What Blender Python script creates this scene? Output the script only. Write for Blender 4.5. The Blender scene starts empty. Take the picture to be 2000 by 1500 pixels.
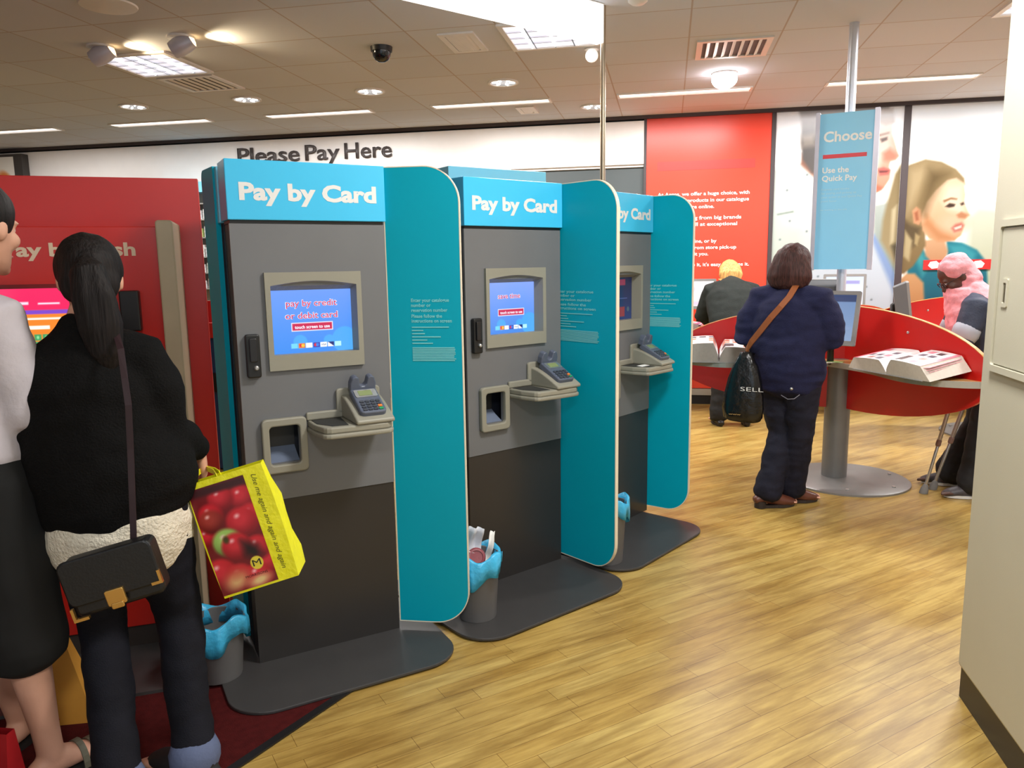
import bpy, bmesh, math, random
import numpy as np
from mathutils import Vector, Matrix, noise
random.seed(7)
SC = bpy.context.scene
COL = SC.collection
V = Vector
rad = math.radians

# ------------------------------------------------------------------ camera
def _cam():
    f, p, y, r = 1491.0, rad(8.907), rad(11.55), rad(-0.875)
    fw = V((-math.sin(y)*math.cos(p), math.cos(y)*math.cos(p), -math.sin(p)))
    rt = V((math.cos(y), math.sin(y), 0)); up = rt.cross(fw)
    r2 = rt*math.cos(r)+up*math.sin(r); u2 = -rt*math.sin(r)+up*math.cos(r)
    cd = bpy.data.cameras.new('camera'); co = bpy.data.objects.new('camera', cd); COL.objects.link(co)
    cd.sensor_width = 36.0; cd.lens = f/2000*36.0; cd.clip_start = 0.05; cd.clip_end = 60
    co.matrix_world = Matrix(((r2.x, u2.x, -fw.x, 0), (r2.y, u2.y, -fw.y, 0), (r2.z, u2.z, -fw.z, 1.5), (0, 0, 0, 1)))
    SC.camera = co
_cam()
# ------------------------------------------------------------------ world, exposure, lights
SC.view_settings.view_transform = 'Standard'; SC.view_settings.look = 'None'
SC.view_settings.gamma = 1.0; SC.view_settings.use_curve_mapping = False
SC.view_settings.exposure = 0.45
WORLD_STRENGTH = 0.9
w = bpy.data.worlds.new('world'); SC.world = w; w.use_nodes = True
w.node_tree.nodes['Background'].inputs[0].default_value = (0.76, 0.89, 1.0, 1)
w.node_tree.nodes['Background'].inputs[1].default_value = WORLD_STRENGTH
ZC = 2.98
def area(name, loc, sx, sy, watts, col=(1, .985, .96), rot=(0, 0, 0), spread=180):
    l = bpy.data.lights.new(name, 'AREA'); l.shape = 'RECTANGLE'; l.size = sx; l.size_y = sy
    l.energy = watts; l.color = col; l.spread = rad(spread)
    o = bpy.data.objects.new(name, l); COL.objects.link(o); o.location = loc; o.rotation_euler = rot
    return o
LINEAR_X = [(-7.4, -6.28), (-5.63, -4.52), (-3.90, -2.80), (-2.20, -1.07), (-0.47, 0.69), (1.29, 2.48), (3.05, 4.2)]
for i, (a, b) in enumerate(LINEAR_X):
    area('linear_lamp_light', ((a+b)/2, 7.22, ZC-.03), b-a-.06, .10, (18 if i < 2 else 36) if i < 4 else 42)
TROFFERS_AND_FILLS = [(-3.70, 5.23), (-0.78, 5.23), (2.24, 5.23), (0.42, 2.25), (2.24, 2.25), (0.42, -0.7)]  # entries off the row spacing are unseen lamps added for front light
for i, (x, y) in enumerate(TROFFERS_AND_FILLS):
    area('troffer_fill_light', (x, y, ZC-.03), .5, .5, [7, 30, 44, 50, 50, 48][i])

# ------------------------------------------------------------------ helpers
def lin(c):
    out = []
    for v in c[:3]:
        v = v/255.0
        out.append(v/12.92 if v <= .04045 else ((v+.055)/1.055)**2.4)
    return tuple(out)
MATS = {}
def mat(name, rgb=(200, 200, 200), rough=.5, metal=0.0, var=.06, vscale=8.0, bump=0.0, bscale=60.0, emit=None, spec=.5, coat=0.0):
    if name in MATS: return MATS[name]
    m = bpy.data.materials.new(name); m.use_nodes = True; nt = m.node_tree
    b = nt.nodes['Principled BSDF']; c = lin(rgb)
    b.inputs['Base Color'].default_value = (*c, 1)
    b.inputs['Roughness'].default_value = rough; b.inputs['Metallic'].default_value = metal
    b.inputs['Specular IOR Level'].default_value = spec; b.inputs['Coat Weight'].default_value = coat
    if var or bump:
        tc = nt.nodes.new('ShaderNodeTexCoord')
    if var:
        n = nt.nodes.new('ShaderNodeTexNoise'); n.inputs['Scale'].default_value = vscale; n.inputs['Detail'].default_value = 4
        nt.links.new(tc.outputs['Object'], n.inputs['Vector'])
        r = nt.nodes.new('ShaderNodeValToRGB')
        r.color_ramp.elements[0].position = .3; r.color_ramp.elements[1].position = .7
        r.color_ramp.elements[0].color = (*[x*(1-var) for x in c], 1); r.color_ramp.elements[1].color = (*[min(1, x*(1+var)) for x in c], 1)
        nt.links.new(n.outputs['Fac'], r.inputs['Fac']); nt.links.new(r.outputs['Color'], b.inputs['Base Color'])
    if bump:
        n2 = nt.nodes.new('ShaderNodeTexNoise'); n2.inputs['Scale'].default_value = bscale; n2.inputs['Detail'].default_value = 5
        nt.links.new(tc.outputs['Object'], n2.inputs['Vector'])
        bp = nt.nodes.new('ShaderNodeBump'); bp.inputs['Strength'].default_value = bump; bp.inputs['Distance'].default_value = .01
        nt.links.new(n2.outputs['Fac'], bp.inputs['Height']); nt.links.new(bp.outputs['Normal'], b.inputs['Normal'])
    if emit:
        b.inputs['Emission Color'].default_value = (*lin(emit[0]), 1); b.inputs['Emission Strength'].default_value = emit[1]
    MATS[name] = m
    return m
def print_mat(name, emit=0.0, rough=.45):
    """printed sheet or screen: colours come from the mesh's own print"""
    if name in MATS: return MATS[name]
    m = bpy.data.materials.new(name); m.use_nodes = True; nt = m.node_tree; b = nt.nodes['Principled BSDF']
    a = nt.nodes.new('ShaderNodeAttribute'); a.attribute_name = 'print'
    b.inputs['Roughness'].default_value = rough
    if emit:
        b.inputs['Base Color'].default_value = (.01, .01, .012, 1)
        nt.links.new(a.outputs['Color'], b.inputs['Emission Color']); b.inputs['Emission Strength'].default_value = emit
    else:
        nt.links.new(a.outputs['Color'], b.inputs['Base Color'])
    MATS[name] = m
    return m
def link(name, me, m=None, parent=None, smooth=None):
    o = bpy.data.objects.new(name, me); COL.objects.link(o)
    if m is not None:
        for q in (m if isinstance(m, (list, tuple)) else [m]): me.materials.append(q)
    if parent: o.parent = parent
    if smooth is not None:
        me.polygons.foreach_set('use_smooth', [True]*len(me.polygons))
        if smooth > 0: me.set_sharp_from_angle(angle=rad(smooth))
    return o
def obj(name, bm, m, parent=None, bevel=0.0, seg=2, smooth=None):
    bmesh.ops.remove_doubles(bm, verts=bm.verts, dist=1e-5)
    bmesh.ops.recalc_face_normals(bm, faces=bm.faces)
    me = bpy.data.meshes.new(name); bm.to_mesh(me); bm.free()
    o = link(name, me, m, parent, smooth)
    if bevel:
        md = o.modifiers.new('bevel', 'BEVEL'); md.width = bevel; md.segments = seg; md.limit_method = 'ANGLE'; md.angle_limit = rad(35)
    return o
def thing(name, label, cat, loc=(0, 0, 0), rot=0, group=None):
    o = bpy.data.objects.new(name, None); COL.objects.link(o)
    o.location = loc; o.rotation_euler = (0, 0, rot); o.empty_display_size = .1
    return tag(o, label, cat, group)
def tag(o, label=None, cat=None, group=None, kind=None):
    if label: o['label'] = label
    if cat: o['category'] = cat
    if group: o['group'] = group
    if kind: o['kind'] = kind
    return o
def NB(): return bmesh.new()
def box(bm, x0, x1, y0, y1, z0, z1, mi=0):
    vs = [bm.verts.new((x, y, z)) for z in (z0, z1) for y in (y0, y1) for x in (x0, x1)]
    for q in ((0, 2, 3, 1), (4, 5, 7, 6), (0, 1, 5, 4), (2, 6, 7, 3), (0, 4, 6, 2), (1, 3, 7, 5)):
        bm.faces.new([vs[i] for i in q]).material_index = mi
    return vs
def B(*a):
    bm = NB(); box(bm, *a); return bm
def prism(bm, pts, o, u, v, d, mi=0):
    """polygon pts (a, b) at o + a*u + b*v, extruded by the vector d"""
    o, u, v, d = V(o), V(u), V(v), V(d)
    A = [bm.verts.new(o+u*a+v*b) for a, b in pts]; Bv = [bm.verts.new(o+u*a+v*b+d) for a, b in pts]
    bm.faces.new(A).material_index = mi; bm.faces.new(Bv[::-1]).material_index = mi
    n = len(pts)
    for i in range(n):
        bm.faces.new((A[i], A[(i+1) % n], Bv[(i+1) % n], Bv[i])).material_index = mi
def rrect(x0, y0, x1, y1, r, n=6, which=(1, 1, 1, 1)):
    """rounded rectangle; corners: lower left, lower right, upper right, upper left"""
    out = []
    for k, (cx, cy, a) in enumerate(((x0, y0, 180), (x1, y0, 270), (x1, y1, 0), (x0, y1, 90))):
        rr = r if which[k] else 0
        if not rr: out.append((cx, cy)); continue
        ox = cx+rr if k in (0, 3) else cx-rr; oy = cy+rr if k in (0, 1) else cy-rr
        for i in range(n+1):
            t = rad(a+90*i/n); out.append((ox+rr*math.cos(t), oy+rr*math.sin(t)))
    return out
def frame_prism(bm, outer, inner, o, u, v, d, mi=0):
    """ring between two outlines of equal length, extruded by d"""
    o, u, v, d = V(o), V(u), V(v), V(d); n = len(outer)
    L = [[bm.verts.new(o+u*a+v*b+e) for a, b in P] for P in (outer, inner) for e in (V((0, 0, 0)), d)]
    for i in range(n):
        j = (i+1) % n
        for q in ((L[0][i], L[0][j], L[2][j], L[2][i]), (L[1][i], L[1][j], L[3][j], L[3][i]),
                  (L[0][i], L[0][j], L[1][j], L[1][i]), (L[2][i], L[2][j], L[3][j], L[3][i])):
            bm.faces.new(q).material_index = mi
def cyl(bm, c, r, z0, z1, n=32, r2=None, mi=0):
    r2 = r if r2 is None else r2
    A = [bm.verts.new((c[0]+r*math.cos(2*math.pi*i/n), c[1]+r*math.sin(2*math.pi*i/n), z0)) for i in range(n)]
    T = [bm.verts.new((c[0]+r2*math.cos(2*math.pi*i/n), c[1]+r2*math.sin(2*math.pi*i/n), z1)) for i in range(n)]
    bm.faces.new(A[::-1]).material_index = mi; bm.faces.new(T).material_index = mi
    for i in range(n): bm.faces.new((A[i], A[(i+1) % n], T[(i+1) % n], T[i])).material_index = mi
def lathe(bm, c, prof, n=32, mi=0, cap=True):
    rings = [[bm.verts.new((c[0]+r*math.cos(2*math.pi*i/n), c[1]+r*math.sin(2*math.pi*i/n), c[2]+z)) for i in range(n)] for r, z in prof]
    for a, b in zip(rings, rings[1:]):
        for i in range(n): bm.faces.new((a[i], a[(i+1) % n], b[(i+1) % n], b[i])).material_index = mi
    if cap: bm.faces.new(rings[0][::-1]); bm.faces.new(rings[-1])
def tube(bm, pts, radii, n=14, ref=(0, 1, 0), mi=0, cap=True):
    """closed tapering tube; a radius may be (side, depth) for an oval section"""
    P = [V(p) for p in pts]; R = [(r, r) if isinstance(r, (int, float)) else r for r in radii]
    ref = V(ref); rings = []
    T = [(P[min(i+1, len(P)-1)]-P[max(i-1, 0)]).normalized() for i in range(len(P))]
    def ring(c, t, rx, ry):
        rf = ref if abs(t.dot(ref)) < .95 else V((ref.y, ref.z, ref.x))
        s = t.cross(rf).normalized(); d = s.cross(t).normalized()
        return [bm.verts.new(c+s*(rx*math.cos(2*math.pi*k/n))+d*(ry*math.sin(2*math.pi*k/n))) for k in range(n)]
    def capring(i, sgn):
        c, t, (rx, ry) = P[i], T[i], R[i]
        m = min(rx, ry)
        return [ring(c+t*(sgn*m*.4), t, rx*.85, ry*.85), ring(c+t*(sgn*m*.65), t, rx*.5, ry*.5)]
    if cap: rings += capring(0, -1)[::-1]
    for i in range(len(P)): rings.append(ring(P[i], T[i], *R[i]))
    if cap: rings += capring(len(P)-1, 1)
    for a, b in zip(rings, rings[1:]):
        for k in range(n): bm.faces.new((a[k], a[(k+1) % n], b[(k+1) % n], b[k])).material_index = mi
    bm.faces.new(rings[0][::-1]).material_index = mi; bm.faces.new(rings[-1]).material_index = mi
def ball(bm, c, r, seg=16, rings=10, mtx=None):
    r = (r, r, r) if isinstance(r, (int, float)) else r
    M = Matrix.Translation(V(c)) @ (mtx.to_4x4() if mtx else Matrix.Identity(4)) @ Matrix.Diagonal((*r, 1))
    bmesh.ops.create_uvsphere(bm, u_segments=seg, v_segments=rings, radius=1, matrix=M)
def fuse(name, bm, m, parent, voxel=.009, smooth=6, wrinkle=None, parts=None):
    """one continuous surface out of the shapes in bm"""
    bmesh.ops.recalc_face_normals(bm, faces=bm.faces)
    me = bpy.data.meshes.new('tmp'); bm.to_mesh(me); bm.free()
    t = bpy.data.objects.new('tmp', me); COL.objects.link(t)
    md = t.modifiers.new('r', 'REMESH'); md.mode = 'VOXEL'; md.voxel_size = voxel
    ms = t.modifiers.new('s', 'SMOOTH'); ms.factor = .5; ms.iterations = smooth
    dg = bpy.context.evaluated_depsgraph_get(); dg.update()
    out = bpy.data.meshes.new_from_object(t.evaluated_get(dg)); out.name = name
    bpy.data.objects.remove(t); bpy.data.meshes.remove(me)
    if wrinkle:
        amp, fx, fz, seed = wrinkle
        n = len(out.vertices); co = np.empty(n*3); no = np.empty(n*3)
        out.vertices.foreach_get('co', co); out.vertices.foreach_get('normal', no)
        co = co.reshape(-1, 3); no = no.reshape(-1, 3)
        d = np.array([noise.noise(V((p[0]*fx+seed, p[1]*fx, p[2]*fz)))+.5*noise.noise(V((p[0]*fx*2.2, p[1]*fx*2.2+seed, p[2]*fz*2.2))) for p in co])
        out.vertices.foreach_set('co', (co+no*(d*amp)[:, None]).ravel())
    return link(name, out, m, parent, smooth=0)
def sweep(bm, pts, w, th, nrm=None, mi=0):
    """flat strap of width w and thickness th along pts; nrm gives the face normal at each point"""
    P = [V(p) for p in pts]; rings = []
    for i, p in enumerate(P):
        t = (P[min(i+1, len(P)-1)]-P[max(i-1, 0)]).normalized()
        n = V(nrm[i] if isinstance(nrm, list) else nrm).normalized(); s = t.cross(n).normalized(); n = s.cross(t).normalized()
        rings.append([bm.verts.new(p+s*a+n*b) for a, b in ((-w/2, -th/2), (w/2, -th/2), (w/2, th/2), (-w/2, th/2))])
    for a, b in zip(rings, rings[1:]):
        for k in range(4): bm.faces.new((a[k], a[(k+1) % 4], b[(k+1) % 4], b[k])).material_index = mi
    bm.faces.new(rings[0][::-1]); bm.faces.new(rings[-1])
def text(s, cap, o, u, v, m, parent=None, name='lettering', width=None, bold=0.0, shear=0.0, align='LEFT', gap=1.0, depth=.0006, spacing=1.0):
    """lettering lying in the plane o + a*u + b*v, its first baseline through o"""
    cu = bpy.data.curves.new('t', 'FONT'); cu.body = s; cu.align_x = align; cu.size = cap/.729; cu.space_line = gap; cu.space_character = spacing
    cu.shear = shear; cu.offset = bold*cap; cu.extrude = 0; cu.resolution_u = 3
    t = bpy.data.objects.new('t', cu); COL.objects.link(t)
    dg = bpy.context.evaluated_depsgraph_get(); dg.update()
    me = bpy.data.meshes.new_from_object(t.evaluated_get(dg)); me.name = name
    bpy.data.objects.remove(t); bpy.data.curves.remove(cu)
    n = len(me.vertices); co = np.empty(n*3); me.vertices.foreach_get('co', co); co = co.reshape(-1, 3)
    if width:
        w0 = co[:, 0].max()-co[:, 0].min(); k = width/w0
        if align == 'LEFT': co[:, 0] -= co[:, 0].min()
        co[:, 0] *= k
    U, W = np.array(V(u).normalized()), np.array(V(v).normalized()); N = np.cross(U, W)
    P = np.array(o)+co[:, :1]*U+co[:, 1:2]*W+N*depth
    me.vertices.foreach_set('co', P.ravel()); me.update()
    return link(name, me, m, parent)
def sheet(name, o, u, v, w, h, nx, ny, bg, layers, m, parent=None, warp=None):
    """a printed sheet: a grid of points over w x h whose colours are the print. Layers: polygon or oval, rgb, feather, optional second rgb
    for a top-to-bottom blend. Coordinates are in metres from o."""
    xs = np.linspace(0, w, nx); ys = np.linspace(0, h, ny)
    X, Y = np.meshgrid(xs, ys); X = X.ravel(); Y = Y.ravel()
    def col(c): return np.array(c, float)
    img = np.empty((X.size, 3))
    if isinstance(bg[0], (tuple, list)):
        t = (Y/h)[:, None]; img[:] = col(bg[0])*(1-t)+col(bg[1])*t
    else: img[:] = col(bg)
    for L in layers:
        kind, shp, c, fe = L[:4]
        if kind == 'p':
            P = np.array(shp, float); Q = np.roll(P, -1, 0); ins = np.zeros(X.size, bool); d2 = np.full(X.size, 1e9)
            for (ax, ay), (bx, by) in zip(P, Q):
                ex, ey = bx-ax, by-ay; l2 = ex*ex+ey*ey+1e-12
                t = np.clip(((X-ax)*ex+(Y-ay)*ey)/l2, 0, 1); d2 = np.minimum(d2, (X-ax-t*ex)**2+(Y-ay-t*ey)**2)
                if abs(ey) > 1e-9: ins ^= ((ay > Y) != (by > Y)) & (X < ex*(Y-ay)/ey+ax)
            sd = np.where(ins, -1, 1)*np.sqrt(d2); y0, y1 = P[:, 1].min(), P[:, 1].max()
        else:
            cx, cy, rx, ry, rot = shp; ca, sa = math.cos(rad(rot)), math.sin(rad(rot))
            q = np.sqrt((((X-cx)*ca+(Y-cy)*sa)/rx)**2+((-(X-cx)*sa+(Y-cy)*ca)/ry)**2)
            sd = (q-1)*min(rx, ry); y0, y1 = cy-ry, cy+ry
        al = np.clip(.5-sd/max(fe, 1e-5), 0, 1)[:, None]
        if len(L) > 5: al = al*L[5]
        cc = col(c)
        if len(L) > 4 and L[4] is not None:
            t = np.clip((Y-y0)/(y1-y0+1e-9), 0, 1)[:, None]; cc = col(c)*(1-t)+col(L[4])*t
        img = img*(1-al)+cc*al
    s = np.clip(img/255, 0, 1); L_ = np.where(s <= .04045, s/12.92, ((s+.055)/1.055)**2.4)
    U, W = np.array(V(u).normalized()), np.array(V(v).normalized()); N = np.cross(U, W)
    Z = warp(X, Y) if warp else np.zeros_like(X)
    co = np.array(o)+X[:, None]*U+Y[:, None]*W+Z[:, None]*N
    F = [(j*nx+i, j*nx+i+1, (j+1)*nx+i+1, (j+1)*nx+i) for j in range(ny-1) for i in range(nx-1)]
    me = bpy.data.meshes.new(name); me.from_pydata(co.tolist(), [], F)
    at = me.color_attributes.new('print', 'FLOAT_COLOR', 'POINT')
    at.data.foreach_set('color', np.hstack([L_, np.ones((X.size, 1))]).ravel())
    return link(name, me, m, parent, smooth=0)
# ------------------------------------------------------------------ materials
def wood_floor():
    m = bpy.data.materials.new('oak_planks'); m.use_nodes = True; nt = m.node_tree; b = nt.nodes['Principled BSDF']
    tc = nt.nodes.new('ShaderNodeTexCoord'); mp = nt.nodes.new('ShaderNodeMapping'); mp.inputs['Rotation'].default_value = (0, 0, rad(-42))
    nt.links.new(tc.outputs['Object'], mp.inputs['Vector'])
    br = nt.nodes.new('ShaderNodeTexBrick'); br.offset = .37; br.offset_frequency = 2; br.squash = 1.35; br.squash_frequency = 3
    for k, v in (('Scale', 1.0), ('Brick Width', .52), ('Row Height', .073), ('Mortar Size', .0009), ('Mortar Smooth', .3), ('Bias', 0.0)): br.inputs[k].default_value = v
    br.inputs['Color1'].default_value = (*lin((197, 172, 104)), 1); br.inputs['Color2'].default_value = (*lin((187, 157, 87)), 1)
    br.inputs['Mortar'].default_value = (*lin((120, 86, 40)), 1)
    nt.links.new(mp.outputs['Vector'], br.inputs['Vector'])
    def nz(sx, sy, sc, det, lo, hi, p0, p1):
        q = nt.nodes.new('ShaderNodeMapping'); q.inputs['Scale'].default_value = (sx, sy, 1); nt.links.new(mp.outputs['Vector'], q.inputs['Vector'])
        n = nt.nodes.new('ShaderNodeTexNoise'); n.inputs['Scale'].default_value = sc; n.inputs['Detail'].default_value = det; n.inputs['Roughness'].default_value = .6
        nt.links.new(q.outputs['Vector'], n.inputs['Vector'])
        r = nt.nodes.new('ShaderNodeValToRGB'); r.color_ramp.elements[0].position = p0; r.color_ramp.elements[1].position = p1
        r.color_ramp.elements[0].color = (*lin(lo), 1); r.color_ramp.elements[1].color = (*lin(hi), 1)
        nt.links.new(n.outputs['Fac'], r.inputs['Fac']); return r.outputs['Color'], n.outputs['Fac']
    def mul(a, c, f):
        x = nt.nodes.new('ShaderNodeMix'); x.data_type = 'RGBA'; x.blend_type = 'MULTIPLY'; x.inputs['Factor'].default_value = f
        nt.links.new(a, x.inputs['A']); nt.links.new(c, x.inputs['B']); return x.outputs['Result']
    g1, f1 = nz(1.3, 9, 1.6, 6, (176, 156, 118), (255, 255, 255), .38, .56)
    g2, f2 = nz(2.5, 30, 2.0, 5, (205, 190, 165), (255, 252, 246), .35, .65)
    g3, f3 = nz(1, 1.6, 1.1, 3, (226, 216, 196), (255, 255, 255), .35, .65)
    c = mul(mul(mul(br.outputs['Color'], g1, .55), g2, .6), g3, .8)
    nt.links.new(c, b.inputs['Base Color'])
    b.inputs['Roughness'].default_value = .33; b.inputs['Specular IOR Level'].default_value = .4
    bp = nt.nodes.new('ShaderNodeBump'); bp.inputs['Strength'].default_value = .12; bp.inputs['Distance'].default_value = .004
    nt.links.new(f2, bp.inputs['Height']); nt.links.new(bp.outputs['Normal'], b.inputs['Normal'])
    return m
def ceiling_tiles():
    m = bpy.data.materials.new('mineral_tiles'); m.use_nodes = True; nt = m.node_tree; b = nt.nodes['Principled BSDF']
    tc = nt.nodes.new('ShaderNodeTexCoord'); mp = nt.nodes.new('ShaderNodeMapping'); mp.inputs['Location'].default_value = (-.114+5.96, -4.93+5.96*2, 0)
    nt.links.new(tc.outputs['Object'], mp.inputs['Vector'])
    br = nt.nodes.new('ShaderNodeTexBrick'); br.offset = 0; br.squash = 1
    for k, v in (('Scale', 1.0), ('Brick Width', .596), ('Row Height', .596), ('Mortar Size', .006), ('Mortar Smooth', .2), ('Bias', 0.0)): br.inputs[k].default_value = v
    br.inputs['Color1'].default_value = (*lin((206, 209, 216)), 1); br.inputs['Color2'].default_value = (*lin((199, 202, 209)), 1)
    br.inputs['Mortar'].default_value = (*lin((182, 170, 164)), 1)
    nt.links.new(mp.outputs['Vector'], br.inputs['Vector']); nt.links.new(br.outputs['Color'], b.inputs['Base Color'])
    b.inputs['Roughness'].default_value = .9; b.inputs['Specular IOR Level'].default_value = .1
    n = nt.nodes.new('ShaderNodeTexNoise'); n.inputs['Scale'].default_value = 180; nt.links.new(tc.outputs['Object'], n.inputs['Vector'])
    bp = nt.nodes.new('ShaderNodeBump'); bp.inputs['Strength'].default_value = .1; bp.inputs['Distance'].default_value = .003
    nt.links.new(n.outputs['Fac'], bp.inputs['Height']); nt.links.new(bp.outputs['Normal'], b.inputs['Normal'])
    return m
WHITE = mat('white_gloss_board', (240, 236, 234), .35, var=.015)
GREYCLAD = mat('grey_cladding', (74, 82, 84), .5, var=.04, vscale=2)
CREAM = mat('cream_paint', (200, 195, 174), .5, var=.02, vscale=3, bump=.05, bscale=300)
BLACKP = mat('black_plastic', (22, 21, 22), .4, var=.05)
DARKMETAL = mat('dark_strip', (64, 54, 56), .5, var=.04)
REDP = mat('red_panel', (206, 40, 30), .32, var=.03, vscale=3)
REDD = mat('red_laminate', (196, 26, 22), .35, var=.03, vscale=3)
REDC = mat('red_carpet', (76, 22, 22), .95, var=.18, vscale=40, bump=.6, bscale=400, spec=.1)
BLUEH = mat('sky_blue_sign', (66, 190, 236), .28, var=.01)
TEAL = mat('teal_laminate', (0, 158, 182), .4, var=.015, vscale=3, spec=.2)
TEALTXT = mat('pale_teal_print', (120, 204, 208), .5, var=0)
EDGE = mat('cream_edging', (226, 214, 190), .5, var=.02)
KGREY = mat('warm_grey_panel', (108, 108, 110), .42, var=.03, vscale=5)
KDARK = mat('charcoal_panel', (48, 45, 44), .34, var=.04, vscale=5)
KBODY = mat('navy_black_side', (34, 37, 48), .5, var=.04)
BEZEL = mat('khaki_grey_plastic', (142, 138, 124), .5, var=.02, bump=.04, bscale=500)
BASEP = mat('grey_steel_plate', (66, 64, 64), .42, var=.06, vscale=12, metal=.15)
READER = mat('blue_grey_plastic', (86, 92, 108), .4, var=.03)
LCD = mat('lcd_green', (128, 140, 92), .3, var=.02)
SILVER = mat('brushed_silver', (198, 196, 194), .32, metal=.85, var=.03, vscale=30)
STEELG = mat('painted_grey_steel', (126, 124, 122), .4, metal=.25, var=.04, vscale=10)
LETW = mat('white_lettering', (244, 243, 240), .4, var=0)
LETG = mat('pale_grey_lettering', (226, 224, 222), .4, var=0)
LETD = mat('dark_grey_lettering', (72, 66, 66), .45, var=.02)
LETB = mat('black_lettering', (26, 22, 20), .6, var=0)
CREAML = mat('cream_lettering', (232, 206, 178), .5, var=0)
BINP = mat('grey_bin_plastic', (104, 102, 102), .45, var=.03)
LINER = mat('blue_bin_liner', (64, 176, 222), .28, var=.08, vscale=14, bump=.5, bscale=45)
GLOWW = mat('lamp_glow', (255, 252, 246), .5, var=0, emit=((255, 250, 240), 3.2))
GLOWT = mat('tube_glow', (255, 246, 230), .5, var=0, emit=((255, 244, 226), 2.4))
REFL = mat('polished_reflector', (225, 226, 232), .16, metal=.95, var=.02)
WHITEP = mat('white_painted_metal', (228, 224, 220), .4, var=.02)
WOODE = mat('beech_edge', (206, 140, 74), .45, var=.12, vscale=30)
WOODT = mat('beech_worktop', (214, 166, 104), .35, var=.1, vscale=14)
GREYEDGE = mat('grey_edge_trim', (168, 164, 154), .35, metal=.3, var=.03)
MONG = mat('dark_grey_monitor', (92, 92, 94), .5, var=.03)
PRINT = print_mat('printed_sheet'); PRINTG = print_mat('glossy_print', rough=.3)
SCREEN = print_mat('lit_screen', emit=.95, rough=.2)

# ------------------------------------------------------------------ the room
YB = 8.285
bm = NB(); box(bm, -8.4, 5.2, -3.2, YB+.1, -.1, 0)
tag(obj('floor', bm, wood_floor()), 'honey coloured narrow wood plank floor', kind='structure')
bm = NB(); box(bm, -8.4, 5.2, -3.2, YB+.1, ZC, ZC+.1)
tag(obj('ceiling', bm, ceiling_tiles()), 'suspended ceiling of square off-white tiles', kind='structure')
tag(obj('wall_back', B(-8.4, 5.2, YB, YB+.12, 0, ZC), GREYCLAD), 'grey clad back wall of the shop', kind='structure')
tag(obj('wall_left', B(-8.5, -8.4, -3.2, YB, 0, ZC), mat('left_wall_paint', (196, 190, 186), .7)), 'pale left wall', kind='structure')
tag(obj('wall_light_block', B(-8.4, -1.4, -2.3, -2.2, 0, ZC), mat('side_wall_paint', (214, 208, 204), .7)), 'added wall behind the viewer, blocking light from the left', kind='structure')  # unseen wall added to keep world light off the left side
tag(obj('wall_side', B(5.2, 5.3, -3.2, YB, 0, ZC), mat('side_wall_paint', (214, 208, 204), .7)), 'pale far side wall', kind='structure')
bm = NB(); box(bm, 1.0, 1.75, .45, 2.705, .115, ZC)
tag(obj('wall_right', bm, CREAM, bevel=.012), 'cream boxed-in wall at the right edge', kind='structure')
tag(obj('baseboard_right', B(1.012, 1.74, .46, 2.70, 0, .115), BLACKP), 'black skirting under the cream boxed-in wall', kind='structure')
bm = NB(); box(bm, -8.4, -.262, YB-.06, YB, 2.50, 2.93); box(bm, -8.4, -.262, YB-.03, YB, 2.475, 2.50)
tag(obj('trim_1', bm, WHITE, bevel=.003), 'white fascia band along the top of the back wall', kind='structure')
bm = NB(); box(bm, -8.4, 5.2, YB-.075, YB, 2.945, ZC)
tag(obj('trim_2', bm, DARKMETAL), 'dark strip where the back wall meets the ceiling', kind='structure')
bm = NB(); box(bm, -.262, -.236, YB-.05, YB, .17, 2.945); box(bm, .99, 1.03, YB-.05, YB, .17, 2.945); box(bm, 2.205, 2.265, YB-.05, YB, .17, 2.945)
box(bm, -2.02, -2.0, YB-.02, YB, .17, 2.48)
tag(obj('trim_3', bm, DARKMETAL), 'dark upright strips between the wall panels', kind='structure')
bm = NB(); box(bm, -8.4, 5.2, YB-.05, YB, 0, .10, 0); box(bm, -8.4, 5.2, YB-.07, YB, .10, .165, 1)
tag(obj('baseboard_back', bm, [BLACKP, GREYEDGE]), 'black and grey skirting of the back wall', kind='structure')
# red carpet with a black edge
MAT = [(-1.113, 2.306), (-1.264, 1.90), (-1.72, .72), (-3.6, .2), (-6.5, 1.0), (-6.5, 4.2), (-3.0, 3.6), (-1.35, 2.75), (-.98, 2.65)]
bm = NB(); prism(bm, MAT, (0, 0, .0005), (1, 0, 0), (0, 1, 0), (0, 0, .005))
cp = tag(obj('floor_mat', bm, REDC), 'dark red floor carpet with a black edge under the cash kiosk', 'mat')
bm = NB(); sweep(bm, [(-.98, 2.65, .0055), (-1.113, 2.306, .0055), (-1.264, 1.90, .0055), (-1.72, .72, .0055)], .03, .006, (0, 0, 1))
obj('edge_strip', bm, BLACKP, cp)

# ------------------------------------------------------------------ back wall things
wl_ = thing('wall_lettering', 'dark grey letters reading Please Pay Here on the white fascia', 'lettering', (-4.83, YB-.062, 2.685))
for s, x, wd in (('Please', 0, .76), ('Pay', .83, .41), ('Here', 1.30, .55)):
    o = text(s, .175, (x, 0, 0), (1, 0, 0), (0, 0, 1), LETD, wl_, 'word', width=wd, bold=.014, depth=0)
    sm = o.modifiers.new('thick', 'SOLIDIFY'); sm.thickness = .02; sm.offset = 1

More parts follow.
